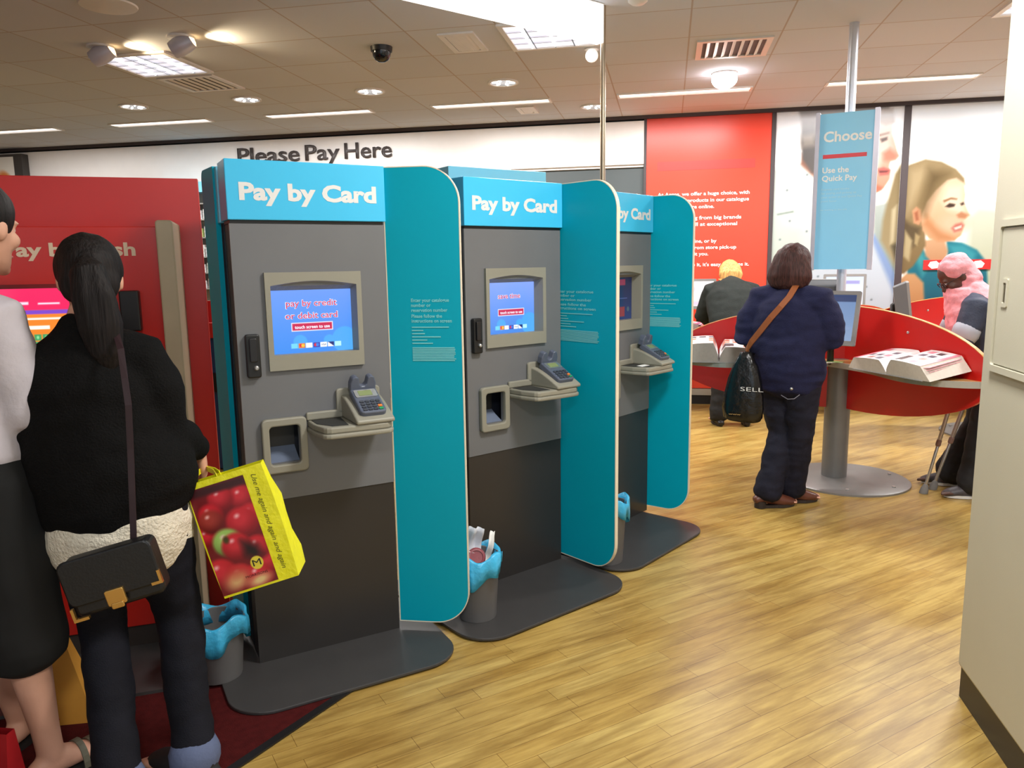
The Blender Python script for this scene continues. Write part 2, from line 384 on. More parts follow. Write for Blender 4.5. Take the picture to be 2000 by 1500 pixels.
pn = thing('wall_panel', 'red wall panel printed with white lines of text', 'wall panel', (.377, YB, .17))
obj('board', B(-.612, .612, -.04, 0, 0, 2.785), mat('orange_red_panel', (226, 66, 44), .3, var=.02, vscale=3), pn)
def wp(x, z): return (x-.377, -.0415, z-.17)
bm = NB(); box(bm, -.50, .465, -.0415, -.04, 2.255, 2.345); obj('printed_bar', bm, mat('deeper_red_print', (200, 52, 44), .4), pn)
for s, z in (('At Argos, we offer a huge choice, with\nover 18,000 products in our catalogue\nand 1,000s more online.', 2.17),
             ('Find everything from big brands\nto essentials, all at exceptional\nvalue.', 1.928),
             ('Buy in-store, online, or by\nphone. Choose from store pick-up\nor delivery to suit you.', 1.692),
             ("However you do it, it's easy to Argos it.", 1.452)):
    n = max(len(q) for q in s.split('\n'))
    text(s, .036, wp(-.118, z), (1, 0, 0), (0, 0, 1), LETW, pn, bold=.022, gap=1.32, width={38: .915, 33: .84, 32: .80, 41: .93}.get(n, .9))

pa = thing('wall_poster', 'wall poster of a man in a pale shirt behind the blue Choose sign', 'poster', (1.618, YB, .17), 0, 'photo posters on the back wall')
obj('board', B(-.5875, .5875, -.03, 0, 0, 2.775), WHITE, pa)
MANP = [('p',[(-0.003,0.641),(-0.059,2.239),(0.039,2.236),(0.161,2.241),(0.304,2.285),(0.48,2.12),(0.921,1.858),(1.214,1.652),(1.345,0.643)],(173,184,176),0.05,(184,189,186)),
 ('p',[(0.008,0.32),(-0.042,1.734),(0.027,1.885),(0.109,1.68),(0.259,1.625),(0.323,1.266),(0.312,0.323)],(155,171,159),0.08,(176,186,178)),
 ('p',[(0.242,2.267),(0.252,2.376),(0.428,2.221),(0.714,2.21),(0.824,1.91),(0.629,2.006),(0.383,2.133)],(152,98,73),0.03,(116,73,54)),
 ('p',[(0.202,2.793),(0.871,2.806),(1.033,2.783),(1.074,2.629),(1.0,2.561),(0.838,2.535),(0.707,2.356),(0.479,2.145),(0.347,2.184),(0.26,2.316),(0.239,2.474),(0.235,2.67)],(73,64,59),0.03,(38,32,32)),
 ('p',[(0.236,2.548),(0.355,2.557),(0.379,2.444),(0.25,2.425)],(116,105,95),0.06),
 ('p',[(0.785,2.667),(0.975,2.753),(1.065,2.7),(1.076,2.523),(1.109,2.426),(1.148,2.309),(1.118,2.276),(1.072,2.264),(1.065,2.215),(1.082,2.166),(1.077,2.098),(1.056,2.06),(1.026,2.012),(0.972,1.975),(0.87,1.939),(0.629,2.006),(0.659,2.358)],(176,116,92),0.02,(197,181,168)),
 ('p',[(0.887,2.494),(1.05,2.496),(1.08,2.365),(1.012,2.343),(0.959,2.2),(0.906,2.153)],(195,176,165),0.07),
 ('p',[(0.975,2.753),(1.067,2.762),(1.093,2.628),(1.011,2.603),(0.935,2.635)],(136,108,91),0.03),
 ('p',[(0.967,2.48),(1.031,2.497),(1.033,2.468),(0.983,2.446)],(70,49,43),0.018),
 ('p',[(0.942,2.52),(1.047,2.544),(1.048,2.525),(0.947,2.501)],(116,84,68),0.018),
 ('p',[(0.998,2.344),(1.06,2.39),(1.134,2.319),(1.117,2.281),(1.049,2.265),(1.011,2.276)],(173,108,87),0.05),
 ('p',[(0.959,2.2),(1.014,2.213),(1.081,2.186),(1.061,2.138),(0.982,2.131)],(167,86,79),0.02),
 ('p',[(0.97,2.18),(1.063,2.177),(1.045,2.163),(0.98,2.16)],(92,38,37),0.012),
 ('p',[(0.87,1.939),(1.008,1.993),(1.016,2.022),(0.968,2.044),(0.865,2.027)],(160,92,70),0.03),
 ('p',[(0.921,1.858),(1.088,1.892),(1.177,1.653),(1.229,1.253),(1.155,1.052),(0.964,1.509)],(116,129,121),0.06,(152,160,155)),
 ('p',[(0.914,1.56),(0.965,1.569),(1.25,1.051),(1.276,0.848),(1.191,0.848)],(116,138,176),0.03),
 ('p',[(0.278,1.164),(0.94,1.509),(1.183,0.976),(1.226,0.643),(0.299,0.641)],(173,182,192),0.05),
 ('p',[(1.166,2.231),(1.116,2.146),(1.072,1.927),(1.033,1.706),(1.025,1.507),(1.114,1.356),(1.183,1.229),(1.263,1.228),(1.203,2.229)],(144,130,97),0.04,(114,97,65)),
 ('p',[(1.112,1.803),(1.156,1.851),(1.148,1.505),(1.113,1.456)],(167,155,124),0.03),
 ('p',[(1.123,1.456),(1.223,1.503),(1.257,1.253),(1.202,1.234)],(73,64,46),0.04),
 ('o',(0.125,2.022,0.009,0.009,0),(92,103,108),0.012),
 ('o',(0.162,1.719,0.009,0.009,0),(92,103,108),0.012),
 ('o',(0.075,1.537,0.009,0.009,0),(92,103,108),0.012),
 ('o',(0.328,1.613,0.009,0.009,0),(92,103,108),0.012),
 ('o',(0.309,2.166,0.009,0.009,0),(92,103,108),0.012),
 ('o',(0.21,1.371,0.009,0.009,0),(92,103,108),0.012),
 ('o',(0.053,1.322,0.009,0.009,0),(92,103,108),0.012),
 ('o',(0.455,1.162,0.009,0.009,0),(92,103,108),0.012),
 ('o',(0.535,1.135,0.009,0.009,0),(92,103,108),0.012),
 ('o',(0.917,1.054,0.009,0.009,0),(92,103,108),0.012),
 ('o',(0.971,0.926,0.009,0.009,0),(92,103,108),0.012),
 ('p',[(0.036,1.793),(0.192,1.819),(0.198,1.804),(0.041,1.778)],(116,130,121),0.015)]
sheet('printed_photo', (-.585, -.0312, 0), (1, 0, 0), (0, 0, 1), 1.17, 2.775, 130, 300, (253, 253, 254), MANP+[('p', [(0, 2.6), (1.17, 2.6), (1.17, 2.8), (0, 2.8)], (226, 234, 246), .25)], PRINTG, pa)
pb = thing('wall_poster', 'wall poster of a girl in a teal shirt beside the cream wall', 'poster', (3.265, YB, .17), 0, 'photo posters on the back wall')
obj('board', B(-1.0, 1.0, -.03, 0, 0, 2.775), WHITE, pb)
GIRLP = [('p',[(0.525,1.736),(0.63,1.854),(0.877,1.823),(0.967,0.644),(0.555,0.644)],(152,160,129),0.18,(181,184,170)),
 ('p',[(0.087,0.643),(0.044,1.353),(0.12,1.411),(0.179,1.43),(0.331,1.224),(0.409,1.307),(0.387,1.495),(0.526,1.473),(0.667,1.401),(0.761,1.282),(0.831,0.644)],(5,70,89),0.025,(27,108,124)),
 ('p',[(0.418,1.445),(0.545,1.453),(0.665,1.367),(0.628,1.244),(0.472,1.321)],(48,132,144),0.05),
 ('p',[(0.109,1.362),(0.182,1.39),(0.246,1.25),(0.197,1.15)],(53,132,138),0.05),
 ('p',[(0.175,1.499),(0.366,1.535),(0.412,1.396),(0.395,1.307),(0.331,1.224),(0.212,1.35)],(160,116,81),0.03,(181,144,111)),
 ('p',[(-0.004,1.127),(0.045,1.182),(0.125,1.181),(0.21,1.09),(0.257,0.643),(0.025,0.643)],(154,108,70),0.03,(176,133,92)),
 ('p',[(-0.065,2.168),(0.015,2.228),(0.154,2.275),(0.301,2.245),(0.432,2.173),(0.51,2.084),(0.524,2.016),(0.368,2.051),(0.276,1.938),(0.212,1.794),(0.195,1.622),(0.206,1.449),(0.161,1.351),(0.106,1.252),(0.026,1.177),(-0.007,1.178)],(108,89,56),0.025,(136,117,83)),
 ('p',[(0.358,2.07),(0.438,2.086),(0.509,2.036),(0.53,1.93),(0.526,1.852),(0.559,1.774),(0.585,1.73),(0.551,1.702),(0.525,1.683),(0.537,1.634),(0.531,1.595),(0.516,1.541),(0.46,1.494),(0.351,1.481),(0.229,1.518),(0.169,1.598),(0.147,1.722),(0.189,1.868),(0.264,1.977)],(181,136,100),0.018,(197,174,148)),
 ('p',[(0.371,2.007),(0.497,2.017),(0.517,1.858),(0.541,1.775),(0.489,1.737),(0.386,1.789),(0.324,1.888)],(199,184,163),0.07),
 ('p',[(0.166,1.648),(0.314,1.497),(0.46,1.503),(0.4,1.569),(0.281,1.645),(0.196,1.745)],(167,117,79),0.06),
 ('o',(0.444,1.66,0.125,0.091,0),(195,160,133),0.09),
 ('p',[(0.064,1.788),(0.099,1.826),(0.142,1.796),(0.158,1.697),(0.133,1.649),(0.085,1.669)],(176,127,94),0.02),
 ('p',[(0.084,1.768),(0.115,1.787),(0.13,1.698),(0.103,1.689)],(140,84,57),0.02),
 ('p',[(0.356,1.819),(0.395,1.852),(0.446,1.84),(0.438,1.816),(0.394,1.808)],(56,40,32),0.015),
 ('p',[(0.334,1.878),(0.405,1.905),(0.46,1.893),(0.457,1.879),(0.402,1.885),(0.345,1.858)],(132,95,64),0.015),
 ('p',[(0.486,1.844),(0.517,1.858),(0.527,1.838),(0.501,1.824)],(64,46,38),0.014),
 ('p',[(0.462,1.738),(0.505,1.766),(0.566,1.735),(0.541,1.702),(0.482,1.708)],(160,110,79),0.022),
 ('p',[(0.425,1.612),(0.459,1.65),(0.512,1.664),(0.537,1.639),(0.517,1.59),(0.455,1.572)],(162,94,83),0.025),
 ('p',[(0.447,1.616),(0.514,1.639),(0.516,1.615),(0.462,1.596)],(192,181,171),0.012),
 ('p',[(0.018,2.165),(0.157,2.222),(0.268,2.189),(0.141,2.039),(0.061,1.847),(0.011,1.75)],(154,136,102),0.1),
 ('p',[(0.187,2.182),(0.363,2.128),(0.279,2.025),(0.207,1.867),(0.178,1.746),(0.153,1.844)],(92,75,46),0.12),
 ('p',[(-0.005,1.701),(0.073,1.65),(0.149,1.624),(0.13,1.476),(0.05,1.403),(-0.002,1.503)],(79,65,43),0.05),
 ('p',[(0.01,1.602),(0.082,1.501),(0.066,1.302),(0.007,1.353)],(159,144,108),0.03),
 ('p',[(0.105,1.575),(0.149,1.54),(0.131,1.451),(0.102,1.471)],(148,130,92),0.02)]
sheet('printed_photo', (-1.0, -.0312, 0), (1, 0, 0), (0, 0, 1), 2.0, 2.775, 220, 300, (254, 254, 254), GIRLP+[('p', [(0, 2.6), (2.0, 2.6), (2.0, 2.8), (0, 2.8)], (228, 238, 250), .25)], PRINTG, pb)

# framed picture at the far left, in front of the fascia
fp = thing('framed_poster', 'dark framed white poster hanging high at the left edge', 'poster', (-7.62, 8.12, 2.9))
bm = NB(); box(bm, -.9, 0, 0, .1, -.8, 0); obj('frame', bm, mat('black_frame', (58, 54, 52), .5), fp, bevel=.004)
sheet('print', (-.87, -.002, -.77), (1, 0, 0), (0, 0, 1), .75, .74, 60, 60, (226, 222, 214),
      [('o', (.62, .42, .10, .16, 25), (214, 120, 50), .04), ('p', [(.5, .3), (.7, .1), (.75, .3), (.6, .45)], (150, 60, 40), .03)], PRINT, fp)

# ------------------------------------------------------------------ ceiling fittings
def linear(a, b, label):
    t = thing('ceiling_light', label, 'ceiling light', ((a+b)/2, 7.22, ZC), 0, 'slim ceiling lights along the back wall')
    h = (b-a)/2
    bm = NB(); frame_prism(bm, [(-h, -.085), (h, -.085), (h, .085), (-h, .085)], [(-h+.02, -.07), (h-.02, -.07), (h-.02, .07), (-h+.02, .07)], (0, 0, -.012), (1, 0, 0), (0, 1, 0), (0, 0, .012))
    obj('frame', bm, WHITEP, t)
    bm = NB(); box(bm, -h+.02, h-.02, .0, .07, -.008, -.003); obj('reflector', bm, mat('lit_trough', (220, 220, 220), .3, var=0, emit=((236, 226, 220), .55)), t)
    bm = NB(); box(bm, -h+.02, h-.02, -.07, 0, -.010, -.003); obj('tube', bm, GLOWT, t)
W = ['leftmost slim light on the ceiling, cut by the picture edge', 'slim lit ceiling light above the red cash kiosk', 'slim ceiling light above the Please Pay Here letters',
     'slim ceiling light between two round downlights', 'slim ceiling light above the red text panel', 'slim ceiling light behind the hanging post of the blue sign', 'slim ceiling light nearest the far side wall']
for (a, b), l in zip(LINEAR_X[:6], W): linear(a, b, l)
def troffer(x, y, label, rows=5):
    t = thing('louvre_light', label, 'ceiling light', (x, y, ZC), 0, 'square louvred ceiling lights')
    bm = NB(); frame_prism(bm, [(-.298, -.298), (.298, -.298), (.298, .298), (-.298, .298)], [(-.265, -.265), (.265, -.265), (.265, .265), (-.265, .265)], (0, 0, -.014), (1, 0, 0), (0, 1, 0), (0, 0, .014))
    obj('frame', bm, WHITEP, t)
    bm = NB()
    for i in range(1, rows):
        q = -.265+.53*i/rows
        box(bm, q-.004, q+.004, -.265, .265, -.013, -.004); box(bm, -.265, .265, q-.004, q+.004, -.013, -.004)
    obj('louvre', bm, REFL, t)
    bm = NB(); box(bm, -.265, .265, -.265, .265, -.004, -.001); obj('reflector', bm, mat('lit_reflector', (205, 205, 212), .3, emit=((230, 226, 236), .75)), t)
    for q in (-.159, 0, .159):
        bm = NB(); tube(bm, [(q, -.24, -.006), (q, .24, -.006)], [.008, .008], 8); obj('tube', bm, GLOWW, t)
troffer(-3.70, 5.23, 'square louvred light between the two round spotlights at the left')
troffer(-.78, 5.23, 'square louvred light half hidden by the glowing white hanging sign', 4)
troffer(2.24, 5.23, 'square louvred light at the far right, cut by the cream wall')
def downlight(x, y, label):
    t = thing('downlight', label, 'downlight', (x, y, ZC), 0, 'round recessed downlights')
    bm = NB(); P = lambda r: [(r*math.cos(2*math.pi*i/32), r*math.sin(2*math.pi*i/32)) for i in range(32)]
    frame_prism(bm, P(.125), P(.108), (0, 0, -.012), (1, 0, 0), (0, 1, 0), (0, 0, .012)); obj('rim', bm, WHITEP, t)
    bm = NB(); cyl(bm, (0, 0), .108, -.004, -.001); obj('reflector', bm, mat('downlight_reflector', (150, 150, 156), .2, metal=.5, emit=((220, 224, 230), .22)), t)
    bm = NB()
    for i in range(6):
        a = i*math.pi/3+.3; tube(bm, [(.05*math.cos(a), .05*math.sin(a), -.006), (.09*math.cos(a), .09*math.sin(a), -.006)], [.007, .007], 8)
    obj('lamp', bm, GLOWW, t)
for x, y, l in ((-4.81, 6.46, 'round downlight above the red cash kiosk'), (-3.675, 6.46, 'round downlight nearest the square louvred light at left'),
                (-2.515, 6.45, 'round downlight below the black dome camera'), (-1.351, 6.44, 'round downlight above the middle of the white fascia'),
                (-.72, 7.62, 'round downlight beside the thin steel pole')): downlight(x, y, l)
def spot(x, y, rz, label, on):
    t = thing('spotlight', label, 'spotlight', (x, y, ZC), rz, 'eyeball spotlights')
    bm = NB(); lathe(bm, (0, 0, 0), [(.085, -.012), (.085, 0)]); obj('rim', bm, WHITEP, t)
    R = Matrix.Rotation(rad(-62), 3, 'X'); bm = NB()
    prof = [(.052, -.045), (.06, 0), (.06, .05), (.052, .10)]; lathe(bm, (0, 0, 0), prof, 24)
    for v in bm.verts: v.co = R @ V((v.co.x, v.co.y, v.co.z-.02))+V((0, 0, -.055))
    obj('housing', bm, mat('spot_housing', (196, 194, 206), .4, metal=.2), t, smooth=40)
    bm = NB(); lathe(bm, (0, 0, 0), [(.047, .098), (.03, .108)], 24)
    for v in bm.verts: v.co = R @ V((v.co.x, v.co.y, v.co.z-.02))+V((0, 0, -.055))
    obj('lamp', bm, mat('warm_lamp', (255, 214, 150), .4, var=0, emit=((255, 208, 140), on)), t)
    return t
spot(-3.74, 4.74, rad(-75), 'left eyeball spotlight glowing warm beside the louvred light', 5)
spot(-3.10, 4.68, rad(-75), 'right eyeball spotlight glowing warm above the louvred light', 5)
for x, y in ((-3.74, 4.74), (-3.10, 4.68)):
    l = bpy.data.lights.new('spot_beam', 'SPOT'); l.energy = 10; l.color = (1, .78, .48); l.spot_size = rad(120); l.spot_blend = .8; l.shadow_soft_size = .03
    q = bpy.data.objects.new('spot_beam', l); COL.objects.link(q); q.location = (x+.14, y+.04, ZC-.07); q.rotation_euler = (0, rad(-100), rad(15))
t = thing('spotlight', 'bright white spotlight shining straight at the viewer above the red panel', 'spotlight', (.416, 6.60, ZC), 0, 'eyeball spotlights')
bm = NB(); lathe(bm, (0, 0, 0), [(.10, -.014), (.10, 0)]); obj('rim', bm, WHITEP, t)
bm = NB(); ball(bm, (0, -.01, -.05), (.10, .09, .075), 24, 14); obj('lamp', bm, mat('hot_lamp', (255, 250, 252), .4, var=0, emit=((255, 246, 250), 14)), t, smooth=0)
t = thing('spotlight', 'small white globe spotlight beside the thin steel pole', 'spotlight', (-.545, 5.62, ZC), 0, 'eyeball spotlights')
bm = NB(); lathe(bm, (0, 0, 0), [(.05, -.012), (.05, 0)]); obj('rim', bm, WHITEP, t)
bm = NB(); ball(bm, (0, 0, -.05), .045, 20, 12); obj('housing', bm, mat('opal_globe', (240, 238, 234), .3, emit=((255, 250, 244), .5)), t, smooth=0)
def vent(x, y, sx, sy, label, n=6, dark=(60, 52, 48)):
    t = thing('ceiling_vent', label, 'vent', (x, y, ZC), 0, 'vents in the ceiling')
    bm = NB(); frame_prism(bm, [(-sx, -sy), (sx, -sy), (sx, sy), (-sx, sy)], [(-sx+.04, -sy+.04), (sx-.04, -sy+.04), (sx-.04, sy-.04), (-sx+.04, sy-.04)], (0, 0, -.012), (1, 0, 0), (0, 1, 0), (0, 0, .012))
    obj('frame', bm, WHITEP, t)
    obj('backing', B(-sx+.04, sx-.04, -sy+.04, sy-.04, -.003, -.001), mat('vent_dark%d' % dark[0], dark, .8), t)
    bm = NB()
    for i in range(n):
        q = -sx+.05+(2*sx-.1)*(i+.5)/n; sl = .012
        prism(bm, [(q-sl, -.012), (q-sl+.004, -.012), (q+sl, -.004), (q+sl-.004, -.004)], (0, -sy+.04, 0), (1, 0, 0), (0, 0, 1), (0, 2*sy-.08, 0))
    obj('slats', bm, WHITEP, t)
vent(-3.70, 5.83, .24, .24, 'square ceiling vent right beside the louvred light at left')
vent(-1.37, 5.25, .12, .22, 'small grey ceiling vent near the black dome camera', 10, (120, 112, 108))
vent(.42, 5.86, .25, .24, 'large slatted ceiling vent above the bright spotlight', 7, (110, 100, 108))
vent(-1.36, 7.6, .09, .16, 'tiny ceiling vent near the white fascia', 6, (140, 132, 128))
t = thing('dome_camera', 'black dome security camera on the ceiling', 'camera', (-1.944, 5.229, ZC))
bm = NB(); lathe(bm, (0, 0, 0), [(.072, -.03), (.076, 0)]); obj('base', bm, BLACKP, t, smooth=40)
bm = NB(); lathe(bm, (0, 0, 0), [(.02, -.098), (.045, -.085), (.06, -.06), (.064, -.03)]); obj('dome', bm, mat('smoked_dome', (24, 24, 28), .12), t, smooth=50)
t = thing('ceiling_speaker', 'flat round white ceiling speaker at the top left corner', 'speaker', (-3.12, 4.05, ZC))
bm = NB(); lathe(bm, (0, 0, 0), [(.10, -.012), (.15, -.008), (.155, 0)]); obj('grille', bm, WHITEP, t, smooth=40)
t = thing('smoke_detector', 'small white smoke detector at the top edge', 'smoke detector', (-.19, 4.63, ZC))
bm = NB(); lathe(bm, (0, 0, 0), [(.035, -.045), (.055, -.03), (.06, 0)]); obj('housing', bm, WHITEP, t, smooth=40)

# ------------------------------------------------------------------ pole with hanging lit sign
pl = thing('sign_pole', 'thin steel pole rising behind the third blue kiosk', 'pole', (-.394, 4.75, 0))
bm = NB(); cyl(bm, (0, 0), .016, .01, ZC, 16); obj('shaft', bm, mat('satin_steel', (176, 160, 140), .3, metal=.8), pl, smooth=40)
bm = NB(); cyl(bm, (0, 0), .07, 0, .012, 24); obj('foot', bm, BASEP, pl)
hs = thing('hanging_sign', 'glowing white hanging sign at the top of the steel pole', 'sign', (-.409, 4.735, 2.765), rad(50))
bm = NB(); box(bm, -1.75, 0, -.03, .03, 0, .21); obj('light_box', bm, mat('lit_white_acrylic', (250, 248, 246), .4, var=0, emit=((255, 250, 248), 1.1)), hs, bevel=.006)
bm = NB(); box(bm, -1.75, 0, -.034, .034, .21, .214); obj('frame', bm, WHITEP, hs)

# ------------------------------------------------------------------ hatch in the cream wall
hd = thing('door_1', 'cream access hatch with a recessed pull', 'hatch', (1.0, 2.50, 1.15)); hd['kind'] = 'structure'; del hd['category']
bm = NB(); frame_prism(bm, rrect(-.6, 0, .13, .46, .01, 3), rrect(-.58, .02, .11, .44, .008, 3), (0, 0, 0), (0, 1, 0), (0, 0, 1), (-.012, 0, 0)); obj('door_frame', bm, CREAM, hd)
bm = NB(); prism(bm, rrect(-.575, .025, .105, .435, .006, 3), (0, 0, 0), (0, 1, 0), (0, 0, 1), (-.006, 0, 0)); obj('door_leaf', bm, CREAM, hd)
bm = NB(); frame_prism(bm, rrect(.035, .20, .075, .285, .004, 2), rrect(.045, .212, .065, .273, .003, 2), (-.006, 0, 0), (0, 1, 0), (0, 0, 1), (-.004, 0, 0)); 
hn = obj('handle', bm, CREAM, hd)
bm = NB(); prism(bm, rrect(.048, .215, .062, .27, .002, 2), (-.006, 0, 0), (0, 1, 0), (0, 0, 1), (-.002, 0, 0)); obj('pull', bm, mat('dull_brass', (120, 108, 84), .4, metal=.6), hn)
# ------------------------------------------------------------------ card kiosks
def holes_panel(bm, x0, x1, z0, z1, holes, y0, y1):
    xs = sorted({x0, x1, *[h[0] for h in holes], *[h[1] for h in holes]}); zs = sorted({z0, z1, *[h[2] for h in holes], *[h[3] for h in holes]})
    def inh(x, z): return any(h[0] < x < h[1] and h[2] < z < h[3] for h in holes)
    for a, b in zip(xs, xs[1:]):
        for c, d in zip(zs, zs[1:]):
            if inh((a+b)/2, (c+d)/2): continue
            f = lambda x, y, z: bm.verts.new((x, y, z))
            bm.faces.new([f(a, y0, c), f(b, y0, c), f(b, y0, d), f(a, y0, d)])
            bm.faces.new([f(a, y1, c), f(a, y1, d), f(b, y1, d), f(b, y1, c)])
            for p, q, out in (((a, c), (b, c), ((a+b)/2, c-.001)), ((a, d), (b, d), ((a+b)/2, d+.001)), ((a, c), (a, d), (a-.001, (c+d)/2)), ((b, c), (b, d), (b+.001, (c+d)/2))):
                ox, oz = out
                if not (x0 < ox < x1 and z0 < oz < z1) or inh(ox, oz):
                    bm.faces.new([f(p[0], y0, p[1]), f(q[0], y0, q[1]), f(q[0], y1, q[1]), f(p[0], y1, p[1])])
CARDS = [(110, 200, 240), (210, 120, 60), (235, 240, 245), (60, 60, 160), (240, 245, 250), (30, 40, 110), (170, 225, 235)]
def screen(kind, parent):
    L = []
    if kind == 'dark':
        bg = ((30, 48, 92), (22, 26, 52))
        L = [('p', [(.06, .195), (.24, .195), (.24, .228), (.06, .228)], (118, 40, 62), .004), ('p', [(.10, .02), (.235, .02), (.235, .075), (.10, .075)], (120, 44, 48), .006),
             ('p', [(.03, .12), (.26, .12), (.26, .124), (.03, .124)], (70, 84, 130), .002), ('o', (.27, .06, .012, .014, 0), (60, 80, 90), .004)]
    else:
        bg = ((58, 132, 222), (104, 146, 232)) if kind == 'pay' else ((66, 128, 214), (128, 156, 236))
        for cx, r in ((.105, .026), (.215, .022), (.275, .05)): L.append(('o', (cx, .045, r, r, 0), (74, 158, 232), .004))
        bx = .078 if kind == 'pay' else .09
        L += [('p', [(bx-.003, .085), (bx+.153, .085), (bx+.153, .117), (bx-.003, .117)], (232, 236, 246), .002), ('p', [(bx, .088), (bx+.15, .088), (bx+.15, .114), (bx, .114)], (188, 34, 76), .002)]
        for i, c in enumerate(CARDS):
            x = .07+i*.0275; L.append(('p', [(x, .022), (x+.0245, .022), (x+.0245, .04), (x, .04)], c, .001))
            if i in (1, 3): L += [('o', (x+.009, .031, .006, .006, 0), (210, 40, 60), .001), ('o', (x+.016, .031, .006, .006, 0), (240, 190, 60) if i == 1 else (60, 120, 210), .001)]
            if i == 5: L.append(('p', [(x, .022), (x+.024, .022), (x, .04)], (240, 240, 245), .001))
    s = sheet('screen', (-.153, .046, 1.18), (1, 0, 0), (0, 0, 1), .306, .242, 150, 120, bg, L, SCREEN, parent)
    RS, WS = mat('red_screen_letters', (60, 6, 20), .5, var=0, emit=((196, 44, 92), .9)), mat('white_screen_letters', (60, 60, 60), .5, var=0, emit=((236, 236, 250), .9))
    D = lambda x, z: (-.153+x, .0455, 1.18+z)
    if kind == 'pay':
        rows = (('pay by credit', .178, .19), ('or debit card', .132, .195))
    elif kind == 'save': rows = (('save time', .165, .13),)
    else: rows = ()
    for sx, z, wd in rows:
        text(sx, .0245, D(.153, z), (1, 0, 0), (0, 0, 1), WS, s, width=wd+.004, bold=.05, align='CENTER')
        text(sx, .024, D(.153, z), (1, 0, 0), (0, 0, 1), RS, s, width=wd, bold=.012, align='CENTER', depth=.0012)
    if rows:
        text('touch screen to use', .0125, D((.078 if kind == 'pay' else .09)+.075, .0945), (1, 0, 0), (0, 0, 1), WS, s, width=.132, bold=.03, align='CENTER', depth=.0012)
        text('VISA', .007, D(.07+4*.0275+.012, .0275), (1, 0, 0), (0, 0, 1), mat('navy_screen_letters', (10, 14, 50), .5, var=0, emit=((30, 40, 110), .6)), s, width=.019, bold=.02, align='CENTER', depth=.0012)
def kiosk(i, cx, cy, deg, label, scr, base, fin, slip):
    """front face on y = 0 looking towards -y; x to the right along the face"""
    k = thing('payment_kiosk', label, 'kiosk', (cx, cy, 0), rad(deg), 'blue card payment kiosks')
    # base plate
    x0, x1, yf = base
    bm = NB(); prism(bm, rrect(x0, yf, x1, .34, .15, 10), (0, 0, .006), (1, 0, 0), (0, 1, 0), (0, 0, .012)); obj('base_plate', bm, BASEP, k, bevel=.003)
    # body: hollow sides and back
    bm = NB(); box(bm, -.275, -.255, .012, .13, .018, 1.655); box(bm, .255, .275, .012, .13, .018, 1.655); box(bm, -.275, .275, .11, .13, .018, 1.655)
    obj('body', bm, KBODY, k)
    bm = NB(); holes_panel(bm, -.281, .281, .645, 1.655, [(-.158, .158, 1.185, 1.435), (-.195, -.085, .785, .925)], 0, .012); obj('front_panel', bm, KGREY, k)
    bm = NB(); box(bm, -.281, .281, .004, .012, .018, .643); obj('lower_panel', bm, KDARK, k)
    # header
    bm = NB(); box(bm, -.286, .286, -.012, .13, 1.667, 1.872); hd = obj('header', bm, BLUEH, k, bevel=.003)
    text('Pay by Card', .0585, (-.243, -.0125, 1.737), (1, 0, 0), (0, 0, 1), LETG, hd, width=.494, bold=.055)
    bm = NB(); box(bm, -.278, .278, 0, .12, 1.656, 1.667); obj('shadow_gap', bm, BLACKP, k)
    # bezel with sloped inner sides and arched hood
    bm = NB(); n = 12
    out_ = [(-.177, 1.13), (.177, 1.13)]+[(.177-.354*j/n, 1.484) for j in range(n+1)]
    mid = [(-.158, 1.186), (.158, 1.186)]+[(.158-.316*j/n, 1.436+.016*math.sin(math.pi*j/n)) for j in range(n+1)]
    inn = [(-.152, 1.184), (.152, 1.184)]+[(.152-.304*j/n, 1.418) for j in range(n+1)]
    L = [[bm.verts.new((a, y, b)) for a, b in P] for P, y in ((out_, 0.0), (out_, -.014), (mid, -.014), (inn, .045))]
    for a, b in zip(L, L[1:]):
        for j in range(len(a)): bm.faces.new((a[j], a[(j+1) % len(a)], b[(j+1) % len(a)], b[j]))
    obj('screen_bezel', bm, BEZEL, k)
    bm = NB(); box(bm, -.158, .158, .0465, .055, 1.175, 1.43); obj('screen_surround', bm, BLACKP, k)
    screen(scr, k)
    # handle with lock
    bm = NB(); prism(bm, rrect(-.257, 1.112, -.208, 1.268, .008, 3), (0, 0, 0), (1, 0, 0), (0, 0, 1), (0, -.024, 0)); hn = obj('handle', bm, BLACKP, k, bevel=.005)
    bm = NB(); prism(bm, rrect(-.246, 1.17, -.219, 1.255, .006, 3), (0, -.024, 0), (1, 0, 0), (0, 0, 1), (0, -.008, 0)); obj('grip', bm, mat('soft_black', (30, 28, 30), .35), hn, bevel=.003)
    bm = NB(); tube(bm, [(-.226, -.022, 1.148), (-.226, -.028, 1.148)], [.009, .009], 16); obj('lock', bm, SILVER, hn)
    # receipt slot
    bm = NB(); frame_prism(bm, rrect(-.222, .75, -.058, .955, .018, 5), rrect(-.195, .782, -.085, .926, .014, 5), (0, 0, 0), (1, 0, 0), (0, 0, 1), (0, -.024, 0)); sl = obj('receipt_slot', bm, BEZEL, k, bevel=.006)
    bm = NB(); box(bm, -.197, -.083, .085, .09, .78, .93); obj('slot_back', bm, mat('dark_recess', (46, 46, 46), .5), sl)
    bm = NB(); prism(bm, [(.005, .783), (.084, .783), (.084, .83), (.055, .81)], (-.195, 0, 0), (0, 1, 0), (0, 0, 1), (.11, 0, 0)); obj('slot_tray', bm, mat('blue_grey_tray', (112, 122, 142), .25), sl)
    if slip:
        pass
